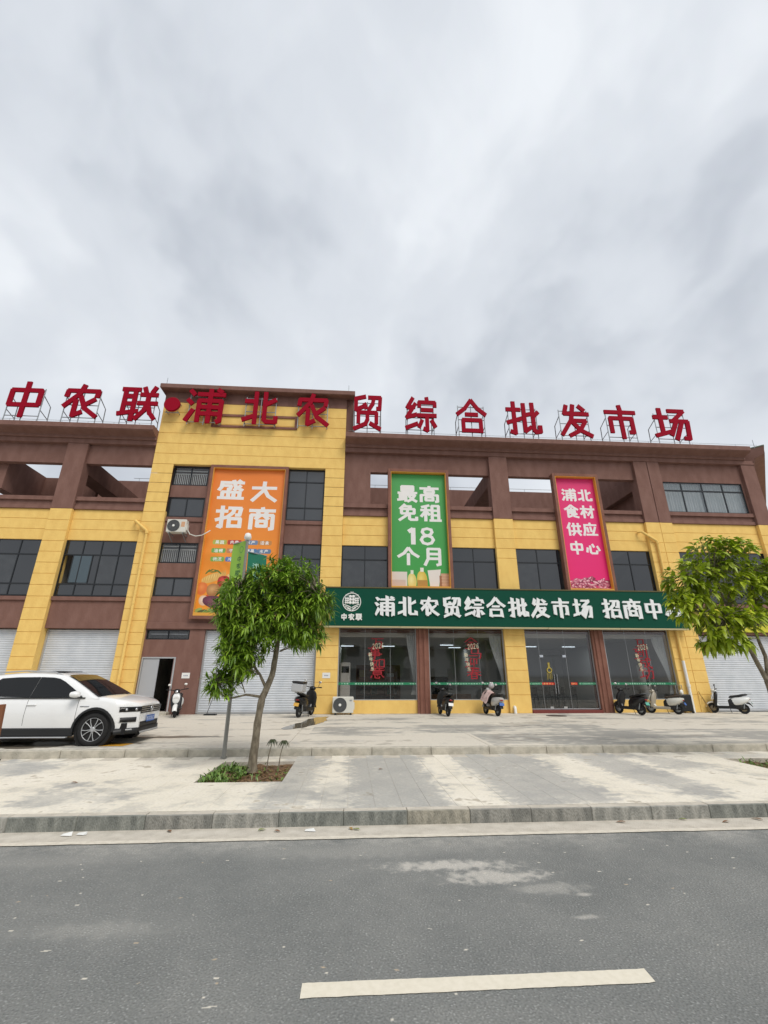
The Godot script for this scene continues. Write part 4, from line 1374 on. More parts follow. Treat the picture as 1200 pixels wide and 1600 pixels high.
	for i in 4:
		var c := thing("chair", "dark chair drawn up to the dark table inside the glass entrance", "chair", Vector3(8.1 + i * 0.6, GY + 0.02, -21.2 - 0.05 * (i % 2)), 0.15 * i, "chairs at the table inside")
		bx("seat", Vector3(-0.22, 0.43, -0.22), Vector3(0.22, 0.47, 0.22), M.black_plastic, c, 0.012)
		bx("backrest", Vector3(-0.21, 0.5, 0.19), Vector3(0.21, 0.88, 0.22), M.black_plastic, c, 0.012)
		for x in [-0.2, 0.17]:
			for z in [-0.2, 0.18]: bx("leg", Vector3(x, 0, z), Vector3(x + 0.03, 0.43 if z < 0 else 0.5, z + 0.03), M.dark, c)

# ------------------------------------------------------------------ lettering on the roof
func make_roof_letters() -> void:
	var text := "中农联浦北农贸综合批发市场"
	var ord := ["first", "second", "third", "fourth", "fifth", "sixth", "seventh", "eighth", "ninth", "tenth", "eleventh", "twelfth", "thirteenth"]
	var xs := [[-15.73, -14.02], [-13.30, -11.57], [-10.79, -9.12], [-7.85, -6.14], [-5.30, -3.67], [-2.88, -1.28], [-0.29, 1.21], [2.23, 3.72], [4.67, 6.17], [7.10, 8.75], [9.64, 11.32], [11.99, 13.67], [14.47, 16.29]]
	for k in 13:
		var tower := k >= 3 and k <= 5
		var x0: float = xs[k][0]
		var w: float = xs[k][1] - x0
		var t := thing("roof_letter", "red character on a steel frame, %s in the row on the %s" % [ord[k], "tower front" if tower else "roof edge"], "letter", Vector3(x0 + w / 2, 12.07, -18.2), 0, "red rooftop characters")
		var st := mb()
		var y0 := 12.33 - 12.07
		letter(st, text[k], -w / 2, y0, w, 1.9, 0.0, 0.075, 11.0, 12.0)
		obj("character", st, M.red_letter, t)
		var f := mb()
		var fw := w * 0.42
		var zb := -0.04
		for x in [-fw, 0.0, fw]:
			tube(f, [Vector3(x, 0.0 if not tower else y0, zb), Vector3(x, y0 + 1.55, zb)], 0.022, 6)
		for y in [y0 + 0.15, y0 + 0.8, y0 + 1.5]:
			tube(f, [Vector3(-fw, y, zb - 0.03), Vector3(fw, y, zb - 0.03)], 0.02, 6)
		if tower:
			for x in [-fw, fw]:
				for y in [y0 + 0.2, y0 + 1.4]: tube(f, [Vector3(x, y, zb), Vector3(x, y, -0.3)], 0.02, 6)
		else:
			for x in [-fw, fw]:
				tube(f, [Vector3(x, y0 + 1.2, zb), Vector3(x, y0 + 0.95, zb - 0.55), Vector3(x, 0.0, zb - 0.6)], 0.022, 6)
				tube(f, [Vector3(x, y0 + 0.45, zb), Vector3(x, y0 + 0.3, zb - 0.57)], 0.018, 6)
		obj("steel_frame", f, M.steel, t)
	var d := thing("roof_dot", "red round dot between the roof edge characters and the tower front", "letter", Vector3(-8.45, 13.27, -18.2), 0, "red rooftop characters")
	var st := mb()
	lathe(st, [Vector2(0.34, 0), Vector2(0.355, 0.01), Vector2(0.355, 0.11), Vector2(0.34, 0.12)], 32, Transform3D(Basis(Vector3.RIGHT, PI / 2), Vector3.ZERO))
	obj("disc", st, M.red_letter, d)
	st = mb()
	for x in [-0.25, 0.25]:
		tube(st, [Vector3(x, -0.3, -0.02), Vector3(x, -0.3, -0.3)], 0.02, 6)
		tube(st, [Vector3(x, 0.2, -0.02), Vector3(x, 0.2, -0.3)], 0.02, 6)
	tube(st, [Vector3(-0.3, -0.36, -0.04), Vector3(0.3, -0.36, -0.04)], 0.02, 6)
	obj("steel_frame", st, M.steel, d)

# ------------------------------------------------------------------ green shop sign
func make_shop_sign() -> void:
	var zf := -18.12
	var y0 := 3.49
	var y1 := 4.98
	var t := thing("shop_sign", "long dark green signboard with raised white characters above the shop windows", "sign", Vector3(6.4, y0, zf))
	var px := -t.position
	var add := func(called: String, st: SurfaceTool, m: Material, par: Node) -> MeshInstance3D:
		var o := obj(called, st, m, par)
		if par == t: o.position = px
		return o
	var st := mb()
	cbox(st, Vector3(-1.12, y0, ZW), Vector3(13.92, y1, zf), 0.01)
	add.call("board", st, M.sign_green, t)
	st = mb()
	cbox(st, Vector3(-1.13, y1, ZW + 0.01), Vector3(13.93, y1 + 0.05, zf + 0.02), 0.006)
	add.call("top_trim", st, plain(srgb(92, 84, 52), 0.5, 0.3), t)
	for k in 5:   # the pale lower strip comes in lengths that no longer line up
		st = mb()
		var a := -1.13 + k * 3.012
		cbox(st, Vector3(a + 0.004, y0 - 0.062 - 0.006 * (k % 2), zf - 0.2), Vector3(a + 3.008, y0 - 0.003, zf + 0.018), 0.005)
		add.call("bottom_trim", st, M.brass, t)
	# emblem: ring, five ears of grain, hills
	var cx := -0.05
	var cy := 4.42
	st = mb()
	torus(st, Vector3(cx, cy, zf + 0.01), Vector3(0, 0, 1), 0.355, 0.018, 40, 6)
	var em = add.call("emblem_ring", st, M.white, t)
	for e in [[0.0, 0.02, 3, 0.062], [-0.2, 0.02, 3, 0.042], [0.2, 0.02, 3, 0.042]]:
		st = mb()
		for i in e[2]:
			for s in [-1, 1]:
				var c := Vector3(cx + e[0] + s * e[3] * 0.98, cy + e[1] - 0.05 + i * e[3] * 2.0, zf + 0.012)
				ball(st, c, Vector3(e[3], e[3] * 1.05, 0.02), 10, 6)
		for i in 3: box(st, Vector3(cx + e[0] - 0.05 + i * 0.045, cy + e[1] - 0.05 + e[2] * e[3] * 2.0, zf), Vector3(cx + e[0] - 0.05 + i * 0.045 + 0.014, cy + e[1] + 0.03 + e[2] * e[3] * 2.0, zf + 0.014))
		obj("grain_ear", st, M.white, em)
	for h in [[0.0, -0.16, 0.3], [0.05, -0.235, 0.25], [0.12, -0.3, 0.16]]:
		st = mb()
		for s in [-1, 1]:
			var prev := Vector2()
			for i in 11:
				var u := i / 10.0
				var p := Vector2(cx + s * (0.01 + h[2] * u) , cy + h[1] - 0.06 + 0.13 * sin(u * 1.4) * (1.0 if s > 0 else 0.85))
				if i > 0:
					extrude(st, PackedVector2Array([prev + Vector2(0, -0.016), p + Vector2(0, -0.016), p + Vector2(0, 0.016), prev + Vector2(0, 0.016)]), zf, zf + 0.014)
				prev = p
		obj("hill_line", st, M.white, em)
	for k in 3:
		st = mb()
		letter(st, "中农联"[k], -0.46 + k * 0.29, 3.70, 0.24, 0.27, zf, zf + 0.03, 17, 18)
		add.call("small_character", st, M.white, t)
	var text := "浦北农贸综合批发市场 招商中心"
	var xs := []
	for k in 10: xs.append(0.88 + k * 0.905)
	xs.append(0.0)
	for k in 4: xs.append(10.27 + k * 0.905)
	for k in text.length():
		if text[k] == " ": continue
		st = mb()
		letter(st, text[k], xs[k], 3.87, 0.79, 0.80, zf, zf + 0.05, 10.0, 17.0, 0.35)
		add.call("character", st, M.white_letter, t)

# ------------------------------------------------------------------ banners in shallow brown boxes
func banner_box(called: String, label: String, x0: float, x1: float, y0: float, y1: float, zf: float, im: Image, slack, vx0: float, vx1: float, vy0: float, vy1: float) -> Node3D:
	var t := thing(called, label, "banner", Vector3((x0 + x1) / 2, y0, zf))
	var d := -t.position
	var w := 0.13
	var o: MeshInstance3D
	for r in [[x0, x0 + w, y0, y1], [x1 - w, x1, y0, y1], [x0 + w, x1 - w, y1 - w, y1], [x0 + w, x1 - w, y0, y0 + w]]:
		o = bx("frame", Vector3(r[0], r[2], ZW), Vector3(r[1], r[3], zf), M.brown_light, t, 0.008)
		o.position = d
	# painted inner lining
	for r in [[x0 + w, x0 + w + 0.02, y0 + w, y1 - w], [x1 - w - 0.02, x1 - w, y0 + w, y1 - w], [x0 + w + 0.02, x1 - w - 0.02, y1 - w - 0.02, y1 - w], [x0 + w + 0.02, x1 - w - 0.02, y0 + w, y0 + w + 0.12]]:
		o = bx("lining", Vector3(r[0], r[2], ZW + 0.01), Vector3(r[1], r[3], zf - 0.012), M.trim_yellow, t)
		o.position = d
	o = bx("backing", Vector3(x0 + w, y0 + w, ZW + 0.002), Vector3(x1 - w, y1 - w, ZW + 0.03), M.brown, t)
	o.position = d
	var st := mb()
	sheet(st, vx0, vx1, vy0, vy1, ZW + 0.05, 40, 70, slack)
	o = obj("printed_sheet", st, picture(im, 0.55), t)
	o.position = d
	return t

func grad_fill(im: Image, a: Color, b: Color) -> void:   # printed colour run of the artwork
	for y in im.get_height():
		im.fill_rect(Rect2i(0, y, im.get_width(), 1), a.lerp(b, float(y) / im.get_height()))

func make_banners() -> void:
	var wht := srgb(226, 224, 222)
	# orange
	var im := Image.create(640, 1270, false, Image.FORMAT_RGB8)
	grad_fill(im, srgb(224, 122, 46), srgb(230, 148, 40))
	for k in 4:
		print_char(im, "盛大招商"[k], [52, 346, 60, 348][k], [104, 112, 350, 358][k], 236, [188, 196, 208, 206][k], wht, 14.5, 15.5)
	var tags := ["果蔬", "肉类", "水产", "活禽", "油粮", "干杂", "蔬果", "水产", "物流", "冷链"]
	var tc := [srgb(170, 176, 80), srgb(178, 62, 52), srgb(104, 128, 160), srgb(186, 128, 70), srgb(106, 158, 70), srgb(180, 122, 84), srgb(78, 118, 160), srgb(90, 118, 150), srgb(126, 168, 74), srgb(84, 112, 168)]
	for k in 10:
		var cx: int = [78, 204, 344, 462][k % 4]
		var cy := 661 + (k / 4) * 74
		im.fill_rect(Rect2i(cx, cy, 100, 40), tc[k])
		ellipse(im, cx, cy + 20, 10, 20, tc[k]); ellipse(im, cx + 100, cy + 20, 10, 20, tc[k])
		for i in 2: print_char(im, tags[k][i], cx + 12 + i * 40, cy + 4, 34, 32, wht, 13, 13)
	# heap of produce along the foot
	ellipse(im, 120, 985, 105, 30, srgb(214, 170, 92), -0.35, srgb(238, 208, 134))
	for i in 14: ellipse(im, 40 + i * 13, 1004 - i * 5, 4, 22, srgb(206, 158, 78), -0.3)
	for i in 5: ellipse(im, 60 + i * 24, 936 - (i % 2) * 10, 26, 6, srgb(84, 112, 44), -0.9 + i * 0.4)
	ellipse(im, 262, 990, 46, 42, srgb(212, 160, 96), 0, srgb(234, 198, 140))
	ellipse(im, 305, 1020, 48, 44, srgb(196, 146, 88), 0, srgb(226, 188, 130))
	ellipse(im, 262, 932, 4, 40, srgb(96, 108, 40), 0.15); ellipse(im, 262, 958, 22, 4, srgb(96, 112, 44), 0.3)
	ellipse(im, 208, 1020, 56, 52, srgb(160, 34, 32), 0, srgb(206, 76, 66)); ellipse(im, 206, 980, 12, 5, srgb(120, 40, 30))
	ellipse(im, 390, 975, 58, 52, srgb(172, 56, 34), 0, srgb(206, 92, 58))
	for i in 5: ellipse(im, 390 + (i - 2) * 14, 938, 18, 4, srgb(64, 96, 38), (i - 2) * 0.5)
	ellipse(im, 480, 1010, 60, 56, srgb(206, 140, 56), 0, srgb(234, 188, 100)); ellipse(im, 570, 1000, 58, 54, srgb(176, 50, 36), 0, srgb(210, 92, 64))
	ellipse(im, 34, 1075, 44, 52, srgb(214, 112, 52), 0.3, srgb(230, 142, 76)); ellipse(im, 100, 1120, 10, 48, srgb(196, 70, 44), 0.9)
	ellipse(im, 130, 1088, 58, 54, srgb(164, 112, 62), 0, srgb(204, 158, 102))
	ellipse(im, 240, 1100, 62, 58, srgb(92, 124, 44), 0, srgb(140, 170, 74))
	ellipse(im, 340, 1095, 70, 60, srgb(112, 142, 50), 0, srgb(160, 186, 88)); ellipse(im, 450, 1100, 66, 60, srgb(188, 124, 60), 0, srgb(222, 170, 100)); ellipse(im, 570, 1100, 80, 66, srgb(108, 136, 50), 0, srgb(156, 180, 86))
	ellipse(im, 60, 1170, 40, 40, srgb(214, 180, 150), 0, srgb(234, 212, 190))
	ellipse(im, 170, 1185, 120, 50, srgb(88, 40, 62), 0.15, srgb(134, 76, 96)); ellipse(im, 360, 1190, 110, 48, srgb(98, 46, 66), -0.1, srgb(140, 84, 98)); ellipse(im, 540, 1190, 100, 52, srgb(120, 146, 58), 0.1, srgb(164, 186, 96))
	for i in 16: ellipse(im, 20 + i * 40, 1248 + (i % 3) * 8, 40, 14, [srgb(150, 172, 92), srgb(84, 96, 52), srgb(112, 140, 64)][i % 3], -0.4 + (i % 5) * 0.2)
	var folds := func(u: float, v: float) -> float:
		var s := sin((u * 7.0 + v * 9.0)) * 0.012 + 0.006 * sin(u * 23.0 - v * 31.0) * smoothstep(0.15, 0.45, v) * smoothstep(0.65, 0.4, v)
		var k := maxf(0.0, 1.0 - absf(v - 0.36 + (u - 0.3) * 0.12) * 12.0)   # sag below the big characters
		s += k * 0.05 * sin(u * 5.0 + 0.6)
		for i in 4:   # pulled creases towards the rope
			var c := Vector2(u - 0.08, v - 0.42)
			var along := c.angle()
			s += 0.035 * exp(-pow((along + 0.35 + i * 0.24) * 14.0, 2.0)) * smoothstep(0.02, 0.15, c.length()) * smoothstep(0.75, 0.3, c.length())
		s += 0.006 * sin(v * 40.0 + u * 6.0) * smoothstep(0.12, 0.0, u)
		return clampf(s + 0.03, 0.0, 0.14)
	banner_box("orange_banner", "tall orange banner printed with white characters and a heap of vegetables", -6.42, -3.02, 3.74, 10.45, -18.42, im, folds, -6.28, -3.17, 3.98, 10.34)
	# green
	im = Image.create(480, 1080, false, Image.FORMAT_RGB8)
	grad_fill(im, srgb(64, 152, 76), srgb(56, 150, 66))
	var ch := "最高免租18个月"
	var cp := [[60, 112, 172], [252, 112, 170], [62, 296, 170], [254, 296, 176], [96, 514, 165], [222, 514, 170], [56, 700, 178], [268, 704, 168]]
	for k in 8: print_char(im, ch[k], cp[k][0], cp[k][1], cp[k][2], 162, wht, 14.5 if k != 4 else 20, 16 if k != 4 else 24)
	im.fill_rect(Rect2i(0, 920, 132, 160), srgb(214, 204, 194)); im.fill_rect(Rect2i(8, 990, 110, 50), srgb(202, 180, 166))
	ellipse(im, 172, 1005, 36, 72, srgb(214, 196, 110), 0, srgb(232, 220, 150)); im.fill_rect(Rect2i(160, 905, 24, 34), srgb(214, 216, 200))
	ellipse(im, 254, 995, 42, 84, srgb(206, 178, 70), 0, srgb(226, 204, 110)); im.fill_rect(Rect2i(240, 882, 28, 36), srgb(224, 222, 210)); im.fill_rect(Rect2i(214, 990, 84, 90), srgb(176, 132, 60))
	fill_poly(im, PackedVector2Array([Vector2(300, 905), Vector2(410, 895), Vector2(386, 1080), Vector2(322, 1080)]), srgb(222, 214, 206))
	im.fill_rect(Rect2i(408, 930, 72, 150), srgb(192, 148, 118)); im.fill_rect(Rect2i(396, 950, 20, 130), srgb(150, 100, 70))
	for i in 30: im.fill_rect(Rect2i(414 + (i % 6) * 11, 940 + (i / 6) * 26, 5, 14), srgb(206, 168, 138))
	im.fill_rect(Rect2i(0, 1050, 480, 30), srgb(214, 196, 160))
	var flat := func(u: float, v: float) -> float: return 0.02 + 0.002 * sin(u * 9.0 + v * 4.0)
	banner_box("green_banner", "tall green banner printed with white characters and bottles of oil", 1.44, 4.2, 4.9, 10.5, -18.38, im, flat, 1.57, 4.07, 5.0, 10.33)
	# pink
	im = Image.create(360, 1080, false, Image.FORMAT_RGB8)
	grad_fill(im, srgb(214, 34, 106), srgb(228, 22, 112))
	ch = "浦北食材供应中心"
	for k in 8: print_char(im, ch[k], 58 + (k % 2) * 140, [104, 104, 268, 268, 438, 438, 612, 612][k], 126, 128, wht, 14.5, 16)
	rng.seed = 61
	for i in 120:   # cut meat heaped along the foot, back rows first
		var c := Vector2(rng.randf_range(-10, 370), lerpf(950, 1085, i / 119.0) + rng.randf_range(-8, 8))
		if c.y < 955 + absf(c.x - 200) * 0.1: continue
		var meat := srgb(158, 60, 88).lerp(srgb(208, 122, 144), rng.randf())
		var tn := rng.randf_range(-1.0, 0.7)
		ellipse(im, c.x, c.y, rng.randf_range(22, 38), rng.randf_range(13, 20), srgb(120, 34, 62), tn)
		ellipse(im, c.x, c.y - 2, rng.randf_range(20, 34), rng.randf_range(10, 16), meat, tn)
		ellipse(im, c.x - 3, c.y - 6, rng.randf_range(12, 26), rng.randf_range(3, 5), srgb(234, 194, 200), tn)
	banner_box("pink_banner", "tall pink banner printed with white characters and cut meat", 9.08, 11.27, 4.9, 10.52, -18.38, im, flat, 9.21, 11.14, 5.0, 10.36)

# ------------------------------------------------------------------ things on the fronts
func loft(st: SurfaceTool, secs: Array, n := 14, power := 2.0, t := Transform3D()) -> void:   # sections [x, y, half height, half width] joined along x
	var rings := []
	for s in secs:
		var r := PackedVector3Array()
		for i in n:
			var a := TAU * i / n
			var c := cos(a)
			var d := sin(a)
			r.append(t * Vector3(s[0], s[1] + s[2] * signf(c) * pow(absf(c), 2.0 / power), s[3] * signf(d) * pow(absf(d), 2.0 / power)))
		rings.append(r)
	skin(st, rings)

func outdoor_unit(at: Vector3, label: String, bracket: bool) -> Node3D:
	var t := thing("outdoor_unit", label, "air conditioner", at, 0, "air conditioner outdoor units")
	var st := mb()
	cbox(st, Vector3(-0.39, 0.06, -0.15), Vector3(0.39, 0.62, 0.13), 0.02)
	obj("casing", st, M.off_white, t)
	st = mb()
	lathe(st, [Vector2(0.245, 0), Vector2(0.25, 0.012), Vector2(0.236, 0.02), Vector2(0.23, 0.004)], 36, Transform3D(Basis(Vector3.RIGHT, PI / 2), Vector3(-0.11, 0.34, 0.131)))
	lathe(st, [Vector2(0.236, 0.0), Vector2(0.236, 0.003)], 36, Transform3D(Basis(Vector3.RIGHT, PI / 2), Vector3(-0.11, 0.34, 0.131)))
	var g := obj("fan_guard", st, plain(srgb(74, 76, 78), 0.6), t)
	st = mb()
	for k in 6: torus(st, Vector3(-0.11, 0.34, 0.148), Vector3(0, 0, 1), 0.07 + k * 0.03, 0.0035, 28, 4)
	obj("guard_wires", st, plain(srgb(110, 112, 113), 0.5), g)
	st = mb()
	lathe(st, [Vector2(0.05, 0), Vector2(0.05, 0.014), Vector2(0.04, 0.02)], 20, Transform3D(Basis(Vector3.RIGHT, PI / 2), Vector3(-0.11, 0.34, 0.14)))
	obj("hub", st, M.white, g)
	st = mb()
	if bracket:
		for k in 5: box(st, Vector3(0.19, 0.3 + k * 0.045, 0.131), Vector3(0.34, 0.33 + k * 0.045, 0.134))
		obj("sticker", st, plain(srgb(214, 150, 96), 0.6), t)
		st = mb()
		for x in [-0.28, 0.28]:
			box(st, Vector3(x - 0.02, 0.02, -0.42), Vector3(x + 0.02, 0.058, 0.12))
			tube(st, [Vector3(x, 0.02, 0.1), Vector3(x, -0.22, -0.4)], 0.016, 6)
		obj("wall_bracket", st, M.steel, t)
	else:
		for k in 2: box(st, Vector3(0.24, 0.5 - k * 0.03, 0.131), Vector3(0.34 - k * 0.02, 0.515 - k * 0.03, 0.134))
		obj("badge", st, plain(srgb(70, 80, 110), 0.5), t)
		st = mb()
		for x in [-0.3, 0.26]: box(st, Vector3(x, 0, -0.14), Vector3(x + 0.06, 0.058, 0.12))
		obj("foot", st, M.dark, t)
	st = mb()
	box(st, Vector3(0.39, 0.18, -0.1), Vector3(0.43, 0.42, 0.06))
	obj("valve_cover", st, M.off_white, t)
	return t

func make_fittings() -> void:
	var u := outdoor_unit(Vector3(-7.35, 7.12, -18.22), "white outdoor unit on brackets beside the orange banner", true)
	var st := mb()
	tube(st, [Vector3(0.42, 0.2, -0.05), Vector3(0.55, 0.02, 0.0), Vector3(0.8, -0.06, 0.0), Vector3(1.05, -0.02, 0.02), Vector3(1.22, 0.1, 0.0), Vector3(1.3, 0.24, -0.15)], 0.022, 7)
	obj("hose", st, M.off_white, u)
	outdoor_unit(Vector3(-0.28, GY, -18.25), "white outdoor unit standing on the ground by the shop window", false)
	# rainwater pipes with hoppers
	for p in [[-8.62, 7.28, "yellow rain pipe running down the tower pilaster", -0.55, GY], [13.52, 7.3, "yellow rain pipe with a white foot beside the corner shutter", -0.62, 3.42]]:
		var t := thing("rain_pipe", p[2], "pipe", Vector3(p[0], GY, ZP + 0.09), 0, "yellow rain pipes")
		st = mb()
		tube(st, [Vector3(0, p[4] - GY, 0), Vector3(0, p[1] - GY, 0)], 0.056, 10)
		for y in [1.2, 2.6, 4.0, 5.4]:
			if y > p[4]: tube(st, [Vector3(0, y, 0), Vector3(0, y + 0.07, 0)], 0.066, 10)
		obj("downpipe", st, M.yellow, t)
		st = mb()
		tube(st, [Vector3(0, p[1] - GY - 0.05, 0), Vector3(-0.05, p[1] - GY + 0.06, 0.0), Vector3(p[3], p[1] - GY + 0.46, -0.02), Vector3(p[3] - 0.08, p[1] - GY + 0.48, -0.2)], 0.058, 10)
		tube(st, [Vector3(0, p[1] - GY - 0.1, 0), Vector3(0, p[1] - GY + 0.02, 0)], 0.075, 10)
		obj("inlet_bend", st, M.yellow, t)
		if p[4] > 1.0:
			st = mb()
			tube(st, [Vector3(0.0, 1.95, 0), Vector3(0.0, p[4] - GY, 0)], 0.06, 10)
			obj("painted_length", st, M.yellow, t)
			st = mb()
			tube(st, [Vector3(0.0, 0.01, 0.01), Vector3(0, 1.95, 0)], 0.058, 10)
			tube(st, [Vector3(0, 0.95, 0.01), Vector3(0, 1.05, 0.01)], 0.07, 10)
			obj("white_length", st, M.white, t)
	var e := mb()
	tube(e, [Vector3(0, 0.0, 0), Vector3(0, 0.16, 0), Vector3(0.01, 0.22, -0.06), Vector3(0.01, 0.23, -0.2)], 0.058, 10)
	var el := obj("pipe_elbow", e, M.white)
	el.position = Vector3(6.33, GY, -18.4)
	tag(el, "short white elbow pipe at the foot of the yellow pilaster by the entrance", "pipe")
	# notices
	for p in [[-6.3, 1.65, -18.676, "small white paper notice on the brown wall beside the steel door"], [-0.96, 1.66, ZP + 0.004, "small white paper notice on the yellow pilaster by the shop window"]]:
		var n := thing("paper_notice", p[3], "notice", Vector3(p[0], p[1], p[2]))
		bx("paper", Vector3(-0.15, -0.1, 0), Vector3(0.15, 0.1, 0.004), M.white, n)
		st = mb()
		for k in 4: box(st, Vector3(-0.08 + k * 0.042, -0.025, 0.004), Vector3(-0.055 + k * 0.042, 0.02, 0.005))
		obj("print", st, plain(srgb(120, 124, 150), 0.7), n)
	# lamp pole with two flags
	var pole := thing("flag_pole", "slim grey lamp pole with a lime and a dark green flag behind the tree", "pole", Vector3(-2.42, 0.15, -9.95))
	st = mb()
	lathe(st, [Vector2(0.06, 0), Vector2(0.06, 0.02), Vector2(0.04, 0.04), Vector2(0.037, 2.0), Vector2(0.03, 4.38)], 12, Transform3D())
	obj("shaft", st, plain(srgb(136, 134, 126), 0.5, 0.2), pole)
	st = mb()
	lathe(st, [Vector2(0.035, 4.38), Vector2(0.075, 4.41), Vector2(0.08, 4.46), Vector2(0.06, 4.53), Vector2(0.02, 4.55)], 16, Transform3D())
	obj("cap", st, M.white, pole)
	for s in [-1, 1]:
		var fl := Image.create(128, 256, false, Image.FORMAT_RGB8)
		fl.fill(srgb(140, 182, 66) if s < 0 else srgb(12, 110, 84))
		if s < 0:
			for k in 3: print_char(fl, "中农联"[k], 44, 86 + k * 44, 40, 38, srgb(34, 82, 40), 12, 12)
			ellipse(fl, 80, 50, 22, 22, srgb(90, 150, 60)); ellipse(fl, 80, 50, 16, 16, srgb(140, 182, 66))
		else:
			for k in 3: print_char(fl, "浦北农"[k], 40, 60 + k * 50, 40, 40, srgb(170, 206, 190), 12, 12)
		var f := mb()
		sheet(f, 0, 0.5, 0, 0.95, 0, 8, 8, func(u: float, v: float) -> float: return 0.02 * sin(u * 7.0 + v * 3.0))
		var o := obj("flag", f, picture(fl), pole)
		var tr := Transform3D(Basis(Vector3.UP, deg_to_rad(-38 if s < 0 else 44)), Vector3(-0.38 if s < 0 else 0.04, 3.42 if s < 0 else 3.16, -0.3 if s < 0 else 0.0))
		o.transform = tr
		var arm := mb()
		var a := tr * Vector3(0, 0.95, 0)
		var b := tr * Vector3(0.5, 0.95, 0)
		tube(arm, [a, b], 0.012, 6)
		obj("flag_arm", arm, M.steel, pole)
	# rusty post at the frame's edge, seen as part of a board
	var bd := thing("brown_post", "leaning rust brown post with a dark foot plate at the edge of the forecourt", "post", Vector3(-6.55, 0.15, -9.8))
	st = mb()
	cbox(st, Vector3(-0.06, 0, -0.04), Vector3(0.02, 0.98, 0.04), 0.008, Transform3D(Basis(Vector3(0, 0, 1), 0.07), Vector3.ZERO))
	obj("upright", st, plain(srgb(122, 76, 48), 0.8), bd)
	st = mb()
	cbox(st, Vector3(-0.3, 0, -0.12), Vector3(0.06, 0.03, 0.12), 0.008)
	obj("foot_plate", st, M.dark, bd)
	# broom with a dustpan by the tower shutter
	var br := thing("broom", "thin stick broom and dustpan leaning on the tower shutter", "broom", Vector3(-5.25, GY, -18.45))
	st = mb(); tube(st, [Vector3(0, 0.02, 0.1), Vector3(0.13, 0.85, -0.28)], 0.012, 6); obj("stick", st, M.black_plastic, br)
	st = mb(); cbox(st, Vector3(-0.06, 0, 0.0), Vector3(0.36, 0.05, 0.28), 0.01); obj("dustpan", st, M.black_plastic, br)
	var sk := thing("stick_bundle", "two thin sticks leaning on the yellow pier by the rain pipe", "stick", Vector3(14.05, GY, -18.3))
	for k in 2:
		st = mb(); tube(st, [Vector3(0.06 * k, 0, 0.1), Vector3(-0.12 + 0.1 * k, 0.78 - 0.2 * k, -0.16)], 0.014, 6); obj("stick", st, plain(srgb(150, 120, 66), 0.8), sk)
	# black trolley case
	var tc := thing("trolley_case", "black trolley case with raised handle between the beige scooter and the rain pipe", "case", Vector3(13.12, GY, -18.3), -0.25)
	bx("shell", Vector3(-0.24, 0.06, -0.14), Vector3(0.24, 0.68, 0.14), M.black_plastic, tc, 0.03)
	st = mb(); tube(st, [Vector3(-0.16, 0.66, -0.1), Vector3(-0.16, 1.02, -0.1), Vector3(0.06, 1.02, -0.1), Vector3(0.06, 0.66, -0.1)], 0.014, 6); obj("handle", st, M.steel, tc)
	for x in [-0.2, 0.2]:
		st = mb(); lathe(st, [Vector2(0.045, -0.02), Vector2(0.045, 0.02)], 12, Transform3D(Basis(Vector3(1, 0, 0), PI / 2), Vector3(x, 0.045, 0.12))); obj("wheel", st, M.rubber, tc)
	# puddle of condensate and a drain cover
	var pd := mb()
	rng.seed = 44
	var ring_pts := []
	var pn := noise(1.2, 46, 4)
	for i in 120:
		var a := TAU * i / 120
		ring_pts.append(Vector3(-1.25 + cos(a) * (0.34 + 0.09 * sin(3 * a + 1.0) + 0.16 * pn.get_noise_2d(cos(a) * 0.9, sin(a) * 1.4)) - sin(a) * 0.42, GY + 0.006, -15.4 + sin(a) * (2.5 + 0.3 * cos(2 * a)) * (0.9 + 0.1 * pn.get_noise_2d(cos(a) + 9.0, sin(a)))))
	for i in 120: tri(pd, Vector3(-1.25, GY + 0.006, -15.4), ring_pts[(i + 1) % 120], ring_pts[i])
	var water := plain(srgb(122, 114, 98), 0.09)
	water.metallic_specular = 0.45
	struct(obj("puddle", pd, water))
	var dc := mb()
	lathe(dc, [Vector2(0.36, -0.05), Vector2(0.36, 0.006), Vector2(0.34, 0.01), Vector2(0.3, 0.006)], 28, Transform3D(Basis(), Vector3(7.45, GY, -17.3)))
	tag(obj("drain_cover", dc, plain(srgb(84, 74, 66), 0.7, 0.2)), "round dark drain cover set in the concrete before the entrance", "cover")
	var yp := mb()
	for k in 6: quad(yp, Vector3(-5.1 + k * 0.08, GY + 0.006, -10.56 + 0.01 * (k % 2)), Vector3(-5.02 + k * 0.08, GY + 0.006, -10.55 - 0.01 * (k % 3)), Vector3(-4.96 + k * 0.08, GY + 0.006, -10.95), Vector3(-5.04 + k * 0.08, GY + 0.006, -10.95 + 0.015 * (k % 2)))
	struct(obj("yellow_marking", yp, plain(srgb(206, 150, 40), 0.8)))

# ------------------------------------------------------------------ scooters
func wheel(called: String, at: Vector3, r: float, par: Node, rim: Material) -> void:
	var st := mb()
	torus(st, at, Vector3(0, 0, 1), r * 0.78, r * 0.22, 24, 8, 1.15)
	var w := obj(called, st, M.rubber, par)
	st = mb()
	lathe(st, [Vector2(r * 0.2, -0.035), Vector2(r * 0.6, -0.02), Vector2(r * 0.64, 0.0), Vector2(r * 0.6, 0.02), Vector2(r * 0.2, 0.035)], 20, Transform3D(Basis(Vector3.RIGHT, PI / 2), at))
	obj("rim", st, rim, w)

